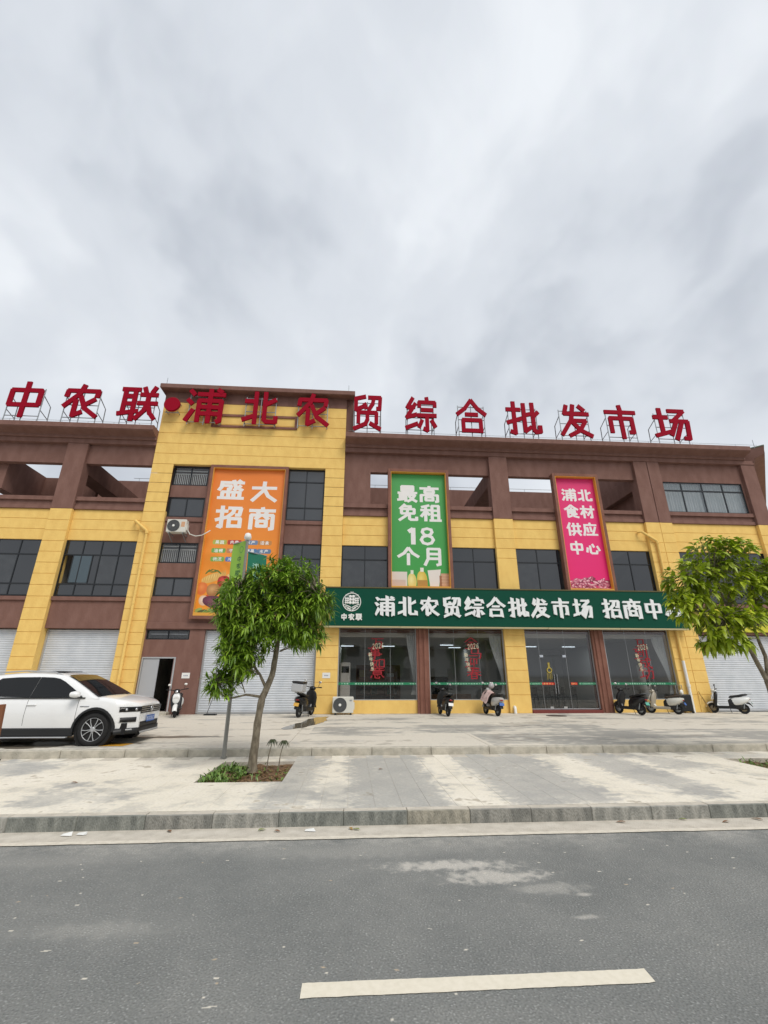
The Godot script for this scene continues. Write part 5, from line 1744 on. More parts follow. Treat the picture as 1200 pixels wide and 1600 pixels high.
func scooter(label: String, at: Vector3, deg: float, p: Dictionary) -> Node3D:
	var t := thing("scooter", label, "scooter", at, deg_to_rad(deg), "scooters parked along the shopfront")
	var lean: float = p.get("lean", 0.08)
	t.rotation.x = 0.0
	var body: Material = p.body
	var trim: Material = p.get("trim", M.black_plastic)
	var leg: Material = p.get("leg", trim)
	var r := 0.225
	wheel("front_wheel", Vector3(0.6, r, 0), r, t, p.get("rim", M.steel))
	wheel("rear_wheel", Vector3(-0.58, r, 0), r, t, p.get("rim", M.steel))
	var st := mb()
	# front mudguard: an arc over the wheel
	var prev := []
	for i in 10:
		var a := deg_to_rad(10 + i * 17)
		var c := Vector3(0.6 + cos(a) * (r + 0.045), r + sin(a) * (r + 0.045), 0)
		var row := [c + Vector3(0, -0.03, 0.085), c + Vector3(cos(a) * 0.02, sin(a) * 0.02, 0.05), c + Vector3(cos(a) * 0.025, sin(a) * 0.025, -0.05), c + Vector3(0, -0.03, -0.085)]
		st.set_smooth_group(1)
		if i > 0:
			for k in 3: quad(st, prev[k], prev[k + 1], row[k + 1], row[k])
		prev = row
	obj("front_mudguard", st, body, t)
	st = mb()
	for z in [-0.075, 0.075]: tube(st, [Vector3(0.6, r, z), Vector3(0.5, 0.62, z)], 0.02, 6)
	tube(st, [Vector3(0.5, 0.55, 0), Vector3(0.4, 1.02, 0)], 0.03, 8)
	obj("fork", st, M.dark, t)
	# leg shield: lofted panel, widest at the knees
	st = mb()
	loft(st, [[-0.04, 0.0, 0.08, 0.14], [0.12, 0.0, 0.075, 0.2], [0.35, 0.0, 0.07, 0.23], [0.52, 0.0, 0.065, 0.2], [0.64, 0.0, 0.05, 0.1]], 14, 3.0, Transform3D(Basis(Vector3(-0.24, 0.97, 0), Vector3(-0.97, -0.24, 0), Vector3(0, 0, 1)), Vector3(0.5, 0.33, 0)))
	obj("leg_shield", st, leg, t)
	st = mb()
	loft(st, [[0.56, 0.62, 0.1, 0.1], [0.6, 0.66, 0.12, 0.13], [0.52, 0.78, 0.1, 0.14], [0.47, 0.88, 0.04, 0.1]], 12, 2.4)
	obj("front_panel", st, body, t)
	# floor
	st = mb()
	cbox(st, Vector3(-0.32, 0.2, -0.16), Vector3(0.46, 0.33, 0.16), 0.035)
	obj("floorboard", st, leg, t)
	# tail body and seat
	st = mb()
	loft(st, [[-0.14, 0.5, 0.16, 0.12], [-0.3, 0.52, 0.2, 0.19], [-0.55, 0.56, 0.18, 0.21], [-0.78, 0.62, 0.12, 0.17], [-0.9, 0.68, 0.04, 0.07]], 16, 2.6)
	obj("tail_body", st, body, t)
	st = mb()
	loft(st, [[-0.1, 0.7, 0.03, 0.09], [-0.16, 0.73, 0.05, 0.13], [-0.4, 0.76, 0.055, 0.15], [-0.62, 0.81, 0.055, 0.15], [-0.8, 0.84, 0.045, 0.11], [-0.84, 0.84, 0.02, 0.06]], 14, 2.8)
	obj("seat", st, p.get("seat", M.black_plastic), t)
	st = mb()
	loft(st, [[-0.1, 0.34, 0.1, 0.1], [-0.4, 0.32, 0.15, 0.13], [-0.62, 0.26, 0.09, 0.1], [-0.72, 0.24, 0.04, 0.05]], 12, 2.6)
	loft(st, [[-0.04, 0.42, 0.16, 0.11], [-0.14, 0.46, 0.2, 0.15], [-0.34, 0.46, 0.2, 0.16], [-0.5, 0.45, 0.12, 0.12]], 12, 3.0)
	obj("motor_housing", st, M.black_plastic, t)
	st = mb()
	for z in [-0.12, 0.12]: tube(st, [Vector3(-0.58, r, z), Vector3(-0.66, 0.52, z)], 0.022, 6)
	obj("shock_absorber", st, M.steel, t)
	# rear mudguard and plate
	st = mb()
	loft(st, [[-0.72, 0.5, 0.05, 0.08], [-0.86, 0.44, 0.05, 0.08], [-0.93, 0.33, 0.03, 0.075]], 10, 2.6)
	obj("rear_mudguard", st, M.black_plastic, t)
	st = mb()
	box(st, Vector3(-0.01, -0.06, -0.1), Vector3(0.0, 0.06, 0.1), Transform3D(Basis(Vector3(0, 0, 1), -0.35), Vector3(-0.93, 0.47, 0)))
	obj("number_plate", st, p.get("plate", M.white), t)
	st = mb()
	ball(st, Vector3(-0.88, 0.63, 0), Vector3(0.03, 0.035, 0.08), 10, 6)
	obj("tail_light", st, plain(srgb(150, 26, 26), 0.25), t)
	st = mb()
	tube(st, [Vector3(-0.78, 0.86, 0.1), Vector3(-1.0, 0.88, 0.09), Vector3(-1.0, 0.88, -0.09), Vector3(-0.78, 0.86, -0.1)], 0.012, 6)
	obj("grab_rail", st, M.steel, t)
	# head
	st = mb()
	ball(st, Vector3(0.43, 1.0, 0), Vector3(0.11, 0.085, 0.13), 14, 8)
	obj("handlebar_cowl", st, p.get("head", body), t)
	st = mb()
	ball(st, Vector3(0.52, 0.97, 0), Vector3(0.04, 0.055, 0.06), 12, 6)
	obj("headlight", st, M.chrome, t)
	st = mb()
	tube(st, [Vector3(0.34, 1.06, -0.33), Vector3(0.4, 1.03, -0.12), Vector3(0.4, 1.03, 0.12), Vector3(0.34, 1.06, 0.33)], 0.016, 6)
	obj("handlebar", st, M.dark, t)
	for z in [-1, 1]:
		st = mb()
		tube(st, [Vector3(0.345, 1.058, z * 0.31), Vector3(0.315, 1.068, z * 0.42)], 0.021, 8)
		var gp := obj("grip", st, M.rubber, t)
		st = mb()
		tube(st, [Vector3(0.37, 1.04, z * 0.24), Vector3(0.36, 1.22, z * 0.3)], 0.008, 5)
		obj("mirror_stalk", st, M.dark, gp)
		st = mb()
		loft(st, [[-0.014, 0, 0.03, 0.04], [-0.012, 0, 0.045, 0.06], [0.01, 0, 0.04, 0.055], [0.025, 0, 0.015, 0.02]], 14, 2.2, Transform3D(Basis(Vector3(0, 0, 1), 0.12), Vector3(0.36, 1.25, z * 0.31)))
		var mr := obj("mirror", st, p.get("mirror", M.black_plastic), t)
		st = mb()
		loft(st, [[-0.018, 0, 0.036, 0.05], [-0.014, 0, 0.04, 0.055]], 14, 2.2, Transform3D(Basis(Vector3(0, 0, 1), 0.12), Vector3(0.36, 1.25, z * 0.31)))
		obj("mirror_glass", st, M.mirror, mr)
	st = mb()
	tube(st, [Vector3(-0.05, 0.28, 0.1), Vector3(-0.1, 0.01, 0.2)], 0.012, 5)
	obj("side_stand", st, M.dark, t)
	if p.has("box"):
		st = mb()
		cbox(st, Vector3(-1.12, 0.9, -0.22), Vector3(-0.7, 1.2, 0.22), 0.04)
		var tb := obj("top_box", st, p.box, t)
		st = mb()
		cbox(st, Vector3(-1.13, 1.2, -0.23), Vector3(-0.69, 1.27, 0.23), 0.03)
		obj("lid", st, M.black_plastic, tb)
	if p.has("shield"):
		st = mb()
		loft(st, [[0.0, 0.0, 0.01, 0.13], [0.25, -0.05, 0.01, 0.16], [0.36, -0.1, 0.008, 0.08]], 10, 3.0, Transform3D(Basis(Vector3(-0.3, 0.95, 0), Vector3(-0.95, -0.3, 0), Vector3(0, 0, 1)), Vector3(0.52, 1.02, 0)))
		obj("windshield", st, M.tint, t)
	# stands on its side prop: the whole machine leans a little
	t.rotate_object_local(Vector3(1, 0, 0), lean)
	t.scale = Vector3.ONE * float(p.get("size", 0.87))
	return t

func make_scooters() -> void:
	var blk := plain(srgb(20, 21, 23), 0.3)
	var wht := plain(srgb(222, 224, 222), 0.3)
	var beige := plain(srgb(176, 168, 152), 0.35)
	var blue := plain(srgb(54, 98, 170), 0.5)
	scooter("white and black scooter facing the road beside the steel door", Vector3(-6.12, GY, -17.75), -76, {"body": wht, "leg": blk, "head": blk, "mirror": M.white, "lean": 0.06, "size": 0.85, "plate": plain(srgb(120, 170, 150), 0.5)})
	scooter("black scooter with a grey top box before the tower shutter", Vector3(-1.62, GY, -17.6), 72, {"body": blk, "box": plain(srgb(176, 178, 180), 0.4), "plate": plain(srgb(214, 166, 70), 0.5), "lean": 0.1, "size": 0.93})
	scooter("black scooter with a white plate beside the ribbed pier", Vector3(3.42, GY, -17.75), 95, {"body": blk, "lean": 0.1})
	var d := scooter("silver scooter with a pink quilted cover and a helmet on it", Vector3(5.2, GY, -17.75), 98, {"body": plain(srgb(190, 188, 184), 0.35), "plate": blue, "lean": 0.12})
	scooter("black scooter with two raised mirrors before the window next to the door", Vector3(10.55, GY, -17.8), 106, {"body": blk, "plate": plain(srgb(90, 170, 150), 0.5), "lean": 0.08, "size": 0.86})
	scooter("beige scooter with white side panels and a white backrest beside the trolley case", Vector3(12.05, GY, -18.0), 126, {"body": plain(srgb(206, 204, 194), 0.35), "leg": beige, "head": beige, "seat": plain(srgb(70, 58, 48), 0.6), "plate": blue, "mirror": M.white, "lean": 0.06, "size": 0.8})
	var bk := mb()
	loft(bk, [[-0.92, 0.98, 0.06, 0.09], [-0.9, 1.0, 0.09, 0.13], [-0.84, 1.0, 0.09, 0.13], [-0.82, 0.98, 0.06, 0.09]], 12, 2.4)
	obj("backrest", bk, M.white, get_node("scooter_005"))
	scooter("white and black scooter seen side on before the corner shutter", Vector3(14.66, GY, -18.0), 143, {"body": wht, "leg": blk, "plate": plain(srgb(130, 180, 160), 0.5), "lean": 0.05, "size": 0.82, "rim": plain(srgb(130, 118, 96), 0.5, 0.3)})
	# quilt hanging over the front of the silver scooter
	var st := mb()
	st.set_smooth_group(1)
	var n := 18
	var pt := func(i: int, j: int) -> Vector3:
		var u := float(i) / n * 2.0 - 1.0
		var v := float(j) / n
		var w := 0.3 + 0.06 * v
		var x := lerpf(0.56, -0.12, v) + 0.02 * sin(u * 9.0)
		var drop := pow(absf(u), 1.6) * (0.62 if u > 0 else 0.5)
		return Vector3(x + 0.04 * sin(u * 6.0 + v * 4.0), 1.06 - v * 0.16 - drop + 0.012 * sin(u * 17.0), u * w + 0.015 * sin(v * 13.0))
	for i in n:
		for j in n: quad(st, pt.call(i, j), pt.call(i, j + 1), pt.call(i + 1, j + 1), pt.call(i + 1, j))
	var q := obj("quilt", st, mottle(srgb(196, 160, 156), srgb(214, 196, 188), srgb(168, 118, 122), 0.5, 141, 0.85, 2.0, 0.04, 0.12, 192))
	q.transform = d.transform
	tag(q, "pink and cream quilted cover draped over the silver scooter", "cover")
	st = mb()
	ball(st, Vector3(0, 0.09, 0), Vector3(0.115, 0.1, 0.1), 16, 10)
	var h := thing("helmet", "grey helmet with ear shapes resting on the quilted cover", "helmet", d.transform * Vector3(0.32, 1.07, 0.1), 0.4)
	obj("shell", st, plain(srgb(168, 164, 166), 0.35), h)
	st = mb()
	for z in [-0.05, 0.05]: loft(st, [[-0.02, 0.18, 0.035, 0.02], [0.0, 0.19, 0.04, 0.025], [0.02, 0.18, 0.035, 0.02]], 8, 2.0, Transform3D(Basis(), Vector3(0, 0, z)))
	obj("ears", st, M.white, h)

# ------------------------------------------------------------------ the white car; own axes: x forward from the front axle, y up, z to its right side
func car_half(x: float) -> float:
	if x > 0.2: return 0.55 + 0.35 * (1.0 - pow(clampf((x - 0.2) / 0.63, 0, 1), 2.2))
	if x < -2.9: return 0.9 - 0.22 * pow((-2.9 - x) / 0.5, 2.0)
	return 0.9

func car_nose(z: float) -> float:
	var a := absf(z)
	if a < 0.55: return 0.83
	return 0.2 + 0.63 * pow(clampf(1.0 - (a - 0.55) / 0.35, 0, 1), 1.0 / 2.2)

func car_lerp(tab: Array, x: float) -> float:
	for i in tab.size() - 1:
		if x <= tab[i + 1][0]:
			var u := clampf((x - tab[i][0]) / (tab[i + 1][0] - tab[i][0]), 0, 1)
			return lerpf(tab[i][1], tab[i + 1][1], u)
	return tab[-1][1]

const CAR_TOP := [[-3.4, 0.92], [-3.2, 1.04], [-2.6, 1.04], [-1.2, 1.0], [-0.2, 1.0], [0.1, 1.0], [0.35, 0.965], [0.55, 0.93], [0.68, 0.89], [0.77, 0.855], [0.81, 0.83], [0.83, 0.80]]
const CAR_ROOF := [[-3.35, 1.02], [-3.15, 1.22], [-2.9, 1.40], [-2.6, 1.475], [-2.0, 1.53], [-1.5, 1.535], [-1.15, 1.515], [-0.95, 1.47], [-0.7, 1.36], [-0.4, 1.20], [-0.08, 1.02], [0.0, 0.985]]

func side_z(y: float) -> float:
	return 0.85 - (y - 1.0) * 0.44

func make_car() -> void:
	var t := thing("parked_car", "white compact SUV with dark windows parked on the forecourt", "car", Vector3(-5.27, GY, -11.38), deg_to_rad(-1.0))
	t.scale = Vector3.ONE * 0.925
	var R := 0.415
	var hub := 0.335
	var xs := []
	for c in [0.0, -2.59]:
		for k in 13: xs.append(c + R * cos(PI * k / 12.0))
	for x in [-3.4, -3.36, -3.25, -3.1, -2.1, -1.8, -1.5, -1.2, -0.9, -0.6, 0.47, 0.55, 0.62, 0.68, 0.73, 0.77, 0.80, 0.82, 0.83]: xs.append(x)
	xs.sort()
	var rows := []
	for x in xs:
		var w := car_half(x)
		var sill := 0.28
		var yb := sill
		for c in [0.0, -2.59]:
			if absf(x - c) < R: yb = maxf(yb, hub + sqrt(R * R - (x - c) * (x - c)))
		var top := car_lerp(CAR_TOP, x)
		var edge := top - 0.055
		var half := []
		for k in 7:
			var y := lerpf(yb, edge, k / 6.0)
			var f := car_lerp([[0.2, 0.94], [0.42, 0.975], [0.6, 1.0], [0.78, 0.99], [0.88, 0.975], [1.0, 0.945]], y)
			half.append(Vector3(x, y, w * f))
		half.append(Vector3(x, top - 0.015, w * 0.915)); half.append(Vector3(x, top + 0.0, w * 0.85)); half.append(Vector3(x, top + 0.022, w * 0.5)); half.append(Vector3(x, top + 0.03, 0))
		rows.append(half)
	var st := mb()
	for s in [1, -1]:
		st.set_smooth_group(1)
		for i in rows.size() - 1:
			for k in rows[i].size() - 1:
				var a: Vector3 = rows[i][k] * Vector3(1, 1, s)
				var b: Vector3 = rows[i + 1][k] * Vector3(1, 1, s)
				var c: Vector3 = rows[i + 1][k + 1] * Vector3(1, 1, s)
				var d: Vector3 = rows[i][k + 1] * Vector3(1, 1, s)
				if s > 0: quad(st, a, b, c, d)
				else: quad(st, d, c, b, a)
	st.set_smooth_group(-1)
	for e in [0, rows.size() - 1]:   # close nose and tail
		for k in rows[e].size() - 1:
			var a: Vector3 = rows[e][k]
			var b: Vector3 = rows[e][k + 1]
			var m := Vector3(1, 1, -1)
			if e > 0: quad(st, a, a * m, b * m, b)
			else: quad(st, b, b * m, a * m, a)
	var body := obj("body", st, M.car_white, t)
	# cabin
	st = mb()
	var gx := [-3.35, -3.25, -3.15, -3.0, -2.9, -2.75, -2.6, -2.3, -2.0, -1.7, -1.5, -1.3, -1.15, -1.05, -0.95, -0.82, -0.7, -0.55, -0.4, -0.25, -0.08, 0.0]
	var cab := []
	for x in gx:
		var yr := car_lerp(CAR_ROOF, x)
		var half := []
		half.append(Vector3(x, 0.95, 0.86))
		for k in 4:
			var y := lerpf(0.97, maxf(yr - 0.06, 0.975), (k + 1) / 4.0)
			half.append(Vector3(x, y, side_z(y)))
		var ze := side_z(maxf(yr - 0.06, 0.975))
		half.append(Vector3(x, maxf(yr - 0.02, 0.98), ze - 0.05)); half.append(Vector3(x, yr, ze * 0.72)); half.append(Vector3(x, yr + 0.02, 0))
		cab.append(half)
	for s in [1, -1]:
		st.set_smooth_group(1)
		for i in cab.size() - 1:
			for k in cab[i].size() - 1:
				var m := Vector3(1, 1, s)
				if s > 0: quad(st, cab[i][k] * m, cab[i + 1][k] * m, cab[i + 1][k + 1] * m, cab[i][k + 1] * m)
				else: quad(st, cab[i][k + 1] * m, cab[i + 1][k + 1] * m, cab[i + 1][k] * m, cab[i][k] * m)
	obj("cabin", st, M.car_white, t)
	# glass: side windows on both sides, screen, sunroof
	for s in [1, -1]:
		var polys := [PackedVector2Array([Vector2(-0.36, 1.005), Vector2(-0.62, 1.17), Vector2(-0.9, 1.33), Vector2(-1.05, 1.395), Vector2(-1.2, 1.42), Vector2(-1.49, 1.43), Vector2(-1.522, 1.0)]), PackedVector2Array([Vector2(-1.528, 1.0), Vector2(-1.496, 1.43), Vector2(-2.0, 1.425), Vector2(-2.35, 1.40), Vector2(-2.52, 1.25), Vector2(-2.55, 1.03)])]
		for p in polys:
			st = mb()
			var idx := Geometry2D.triangulate_polygon(p)
			for k in range(0, idx.size(), 3):
				var v := []
				for q in 3: v.append(Vector3(p[idx[k + q]].x, p[idx[k + q]].y, s * (side_z(p[idx[k + q]].y) + 0.012)))
				var nn: Vector3 = (v[1] - v[0]).cross(v[2] - v[0])
				if nn.z * s > 0: tri(st, v[0], v[1], v[2])
				else: tri(st, v[0], v[2], v[1])
			obj("side_window", st, M.car_glass, t)
		st = mb()
		var strip := [Vector3(-0.3, 0.985, 0), Vector3(-1.0, 0.985, 0), Vector3(-2.55, 1.01, 0)]
		for k in 2:
			var a: Vector3 = strip[k]
			var b: Vector3 = strip[k + 1]
			box(st, Vector3(b.x, minf(a.y, b.y) - 0.012, s * 0.862 - 0.014), Vector3(a.x, minf(a.y, b.y) + 0.012, s * 0.862 + 0.014))
		obj("belt_moulding", st, M.black_plastic, t)
	st = mb()
	st.set_smooth_group(1)
	for i in 6:
		for j in 8:
			var q := []
			for k in [[0, 0], [1, 0], [1, 1], [0, 1]]:
				var v: float = (i + k[0]) / 6.0
				var u: float = (j + k[1]) / 8.0 * 2.0 - 1.0
				var x := lerpf(-0.05, -0.93, v)
				var y := car_lerp(CAR_ROOF, x)
				var wz := (side_z(maxf(y - 0.06, 0.975)) - 0.075)
				q.append(Vector3(x, y + 0.012 + 0.018 * (1.0 - u * u), u * wz) + Vector3(0.014, 0, 0))
			quad(st, q[0], q[3], q[2], q[1])
	obj("windscreen", st, M.car_glass, t)
	st = mb()
	box(st, Vector3(-2.0, 1.545, -0.4), Vector3(-1.2, 1.562, 0.4))
	obj("sunroof", st, M.car_glass, t)
	for s in [1, -1]:
		st = mb()
		tube(st, [Vector3(-1.05, 1.47, s * 0.60), Vector3(-1.25, 1.535, s * 0.60), Vector3(-1.9, 1.565, s * 0.60), Vector3(-2.6, 1.52, s * 0.59), Vector3(-2.85, 1.44, s * 0.58)], [0.012, 0.017, 0.017, 0.017, 0.012], 8)
		obj("roof_rail", st, M.silver, t)
		# cladding over the arches and along the sill
		for c in [0.0, -2.59]:
			st = mb()
			var prev := []
			for k in 17:
				var a := lerpf(-0.12, PI + 0.12, k / 16.0)
				var d := Vector3(cos(a), sin(a), 0)
				var w0 := car_half(c + d.x * 0.45) - 0.03
				var row := [Vector3(c, hub, 0) + d * (R - 0.01) + Vector3(0, 0, s * (w0 - 0.06)), Vector3(c, hub, 0) + d * (R - 0.005) + Vector3(0, 0, s * (w0 + 0.045)), Vector3(c, hub, 0) + d * (R + 0.04) + Vector3(0, 0, s * (w0 + 0.042)), Vector3(c, hub, 0) + d * (R + 0.048) + Vector3(0, 0, s * (w0 + 0.0))]
				if k > 0:
					for i in 3:
						if s > 0: quad(st, row[i], prev[i], prev[i + 1], row[i + 1])
						else: quad(st, row[i + 1], prev[i + 1], prev[i], row[i])
				prev = row
			obj("arch_trim", st, M.black_plastic, t)
			# dark liner inside the arch
			st = mb()
			lathe(st, [Vector2(0.0, 0), Vector2(R, 0.0), Vector2(R, 0.3)], 28, Transform3D(Basis(Vector3.RIGHT, PI / 2), Vector3(c, hub, 0.54 if s > 0 else -0.84)))
			obj("arch_liner", st, M.dark, t)
		st = mb()
		cbox(st, Vector3(-2.17, 0.2, s * 0.86 - 0.055), Vector3(-0.42, 0.37, s * 0.86 + 0.035), 0.02)
		obj("sill_trim", st, M.black_plastic, t)
		st = mb()
		cbox(st, Vector3(-2.1, 0.175, s * 0.93 - 0.06), Vector3(-0.5, 0.2, s * 0.93 + 0.04), 0.01)
		obj("side_step", st, M.silver, t)
		# mirror
		st = mb()
		loft(st, [[-0.36, 1.055, 0.035, 0.05], [-0.4, 1.06, 0.065, 0.1], [-0.47, 1.065, 0.07, 0.11], [-0.53, 1.065, 0.055, 0.1]], 12, 2.6, Transform3D(Basis(), Vector3(0, 0, s * 1.0)))
		var mir := obj("wing_mirror", st, M.car_white, t)
		st = mb()
		cbox(st, Vector3(-0.45, 0.985, minf(s * 0.84, s * 1.02)), Vector3(-0.38, 1.02, maxf(s * 0.84, s * 1.02)), 0.012)
		obj("mirror_arm", st, M.black_plastic, mir)
		# handles, door gaps, indicator
		for x in [-1.42, -2.35]:
			st = mb()
			cbox(st, Vector3(x - 0.1, 0.83, s * 0.892 - 0.012), Vector3(x + 0.1, 0.865, s * 0.892 + 0.022), 0.012)
			obj("door_handle", st, M.car_white, t)
		st = mb()
		for x in [-0.42, -1.53, -2.2]:
			for k in 8:
				var y := lerpf(0.42, 0.95, k / 8.0)
				var y2 := lerpf(0.42, 0.95, (k + 1) / 8.0)
				var f := 0.9 * car_lerp([[0.2, 0.94], [0.42, 0.975], [0.6, 1.0], [0.78, 0.99], [0.88, 0.975], [1.0, 0.945]], y) + 0.0015
				var f2 := 0.9 * car_lerp([[0.2, 0.94], [0.42, 0.975], [0.6, 1.0], [0.78, 0.99], [0.88, 0.975], [1.0, 0.945]], y2) + 0.0015
				quad(st, Vector3(x - 0.004, y, s * f), Vector3(x + 0.004, y, s * f), Vector3(x + 0.004, y2, s * f2), Vector3(x - 0.004, y2, s * f2))
		obj("door_gap", st, M.dark, t)
		st = mb()
		cbox(st, Vector3(-0.36, 0.80, s * 0.888 - 0.01), Vector3(-0.16, 0.82, s * 0.888 + 0.012), 0.004)
		obj("wing_badge", st, M.chrome, t)
	# nose: grille, lamps, intakes, plate, skid
	car_band(t, "grille", -0.52, 0.52, 0.64, 0.79, 0.008, M.black_plastic)
	for y in [0.675, 0.72, 0.765]: car_band(t, "grille_bar", -0.5, 0.5, y - 0.006, y + 0.006, 0.016, M.chrome)
	st = mb()
	torus(st, Vector3(0.86, 0.72, 0), Vector3(1, 0, 0), 0.06, 0.009, 24, 6)
	for v in [[-0.03, 0.045, 0.0, -0.045], [0.03, 0.045, 0.0, -0.045]]: tube(st, [Vector3(0.86, 0.72 + v[1], v[0]), Vector3(0.86, 0.72 + v[3], v[2] + v[0] * 0.4)], 0.007, 5)
	obj("front_badge", st, M.chrome, t)
	for s in [1, -1]:
		car_band(t, "headlight", s * 0.53 if s > 0 else s * 0.84, s * 0.84 if s > 0 else s * 0.53, 0.685, 0.79, 0.012, M.car_glass)
		for z in [0.62, 0.76]:
			st = mb()
			ball(st, Vector3(car_nose(z) + 0.006, 0.735, s * z), Vector3(0.03, 0.034, 0.045), 12, 6)
			obj("lamp_lens", st, M.chrome, t)
		car_band(t, "side_intake", s * 0.6 if s > 0 else s * 0.82, s * 0.82 if s > 0 else s * 0.6, 0.47, 0.57, 0.01, M.black_plastic)
		car_band(t, "fog_lamp", s * 0.66 if s > 0 else s * 0.78, s * 0.78 if s > 0 else s * 0.66, 0.30, 0.33, 0.03, M.silver)
	car_band(t, "lower_intake", -0.48, 0.48, 0.34, 0.46, 0.01, M.black_plastic)
	car_band(t, "lower_trim", -0.86, 0.86, 0.22, 0.345, 0.018, M.black_plastic)
	car_band(t, "skid_plate", -0.5, 0.5, 0.22, 0.26, 0.04, M.silver)
	var pl := Image.create(176, 56, false, Image.FORMAT_RGB8)
	pl.fill(srgb(44, 92, 168))
	rng.seed = 3
	for k in 7: print_char(pl, "农100862"[k], 8 + k * 23, 10, 20, 36, srgb(224, 228, 232), 13, 13)
	st = mb()
	sheet(st, -0.22, 0.22, 0.0, 0.14, 0)
	var po := obj("number_plate", st, picture(pl, 0.4), t)
	po.transform = Transform3D(Basis(Vector3.UP, PI / 2), Vector3(0.862, 0.44, 0))
	# underside
	st = mb()
	box(st, Vector3(-3.2, 0.22, -0.78), Vector3(0.66, 0.45, 0.78))
	obj("underbody", st, M.dark, t)
	for c in [0.0, -2.59]:
		for s in [1, -1]:
			car_wheel(t, Vector3(c, hub, s * 0.775), s)

func car_band(t: Node3D, called: String, z0: float, z1: float, y0: float, y1: float, off: float, m: Material) -> void:
	var st := mb()
	st.set_smooth_group(1)
	var n := 12
	for i in n:
		var a := lerpf(z0, z1, i / float(n))
		var b := lerpf(z0, z1, (i + 1) / float(n))
		var xa := car_nose(a) + off
		var xb := car_nose(b) + off
		quad(st, Vector3(xb, y0, b), Vector3(xa, y0, a), Vector3(xa, y1, a), Vector3(xb, y1, b))
		quad(st, Vector3(xb, y1, b), Vector3(xa, y1, a), Vector3(xa - off - 0.05, y1, a), Vector3(xb - off - 0.05, y1, b))
		quad(st, Vector3(xa, y0, a), Vector3(xb, y0, b), Vector3(xb - off - 0.05, y0, b), Vector3(xa - off - 0.05, y0, a))
	obj(called, st, m, t)

func car_wheel(t: Node3D, at: Vector3, s: int) -> void:
	var b := Transform3D(Basis(Vector3.RIGHT, PI / 2 * s), at)
	var st := mb()
	lathe(st, [Vector2(0.22, -0.1), Vector2(0.31, -0.105), Vector2(0.333, -0.085), Vector2(0.335, 0.0), Vector2(0.333, 0.085), Vector2(0.31, 0.105), Vector2(0.235, 0.1), Vector2(0.228, 0.07)], 36, b)
	var w := obj("wheel", st, M.rubber, t)
	st = mb()
	lathe(st, [Vector2(0.23, 0.02), Vector2(0.05, 0.035)], 30, b)
	obj("brake_disc", st, M.dark, w)
	st = mb()
	lathe(st, [Vector2(0.236, 0.06), Vector2(0.238, 0.102), Vector2(0.231, 0.1), Vector2(0.23, 0.06)], 36, b)
	for k in 5:
		for d in [-0.13, 0.13]:
			var a := TAU * k / 5.0 + 0.3
			var p0 := Vector3(cos(a + d * 1.4) * 0.045, 0.088, sin(a + d * 1.4) * 0.045)
			var p1 := Vector3(cos(a + d * 1.5) * 0.15, 0.092, sin(a + d * 1.5) * 0.15)
			var p2 := Vector3(cos(a + d * 2.0) * 0.23, 0.088, sin(a + d * 2.0) * 0.23)
			tube(st, [b * p0, b * p1, b * p2], [0.012, 0.009, 0.012], 6)
	lathe(st, [Vector2(0.055, 0.07), Vector2(0.055, 0.1), Vector2(0.04, 0.106)], 20, b)
	obj("alloy_rim", st, M.silver, w)

# ------------------------------------------------------------------ trees and plants
func leaf(st: SurfaceTool, base: Vector3, dir: Vector3, L: float, W: float, droop: float, col: Color, segs := 4) -> void:
	var side := dir.cross(Vector3.UP)
	if side.length() < 0.05: side = Vector3.RIGHT
	side = side.normalized()
	var lift := side.cross(dir).normalized()
	var pl := []
	for i in segs + 1:
		var s := float(i) / segs
		var c := base + dir * L * s - Vector3(0, 1, 0) * L * droop * s * s
		var w := W * sin(PI * pow(s, 0.75)) * 0.5 if i > 0 and i < segs else 0.0
		pl.append([c + side * w + lift * w * 0.3, c, c - side * w + lift * w * 0.3])
	st.set_color(col)
	for i in segs:
		for k in 2:
			var a: Vector3 = pl[i][k]
			var b: Vector3 = pl[i + 1][k]
			var c: Vector3 = pl[i + 1][k + 1]
			var d: Vector3 = pl[i][k + 1]
			quad(st, d, c, b, a)

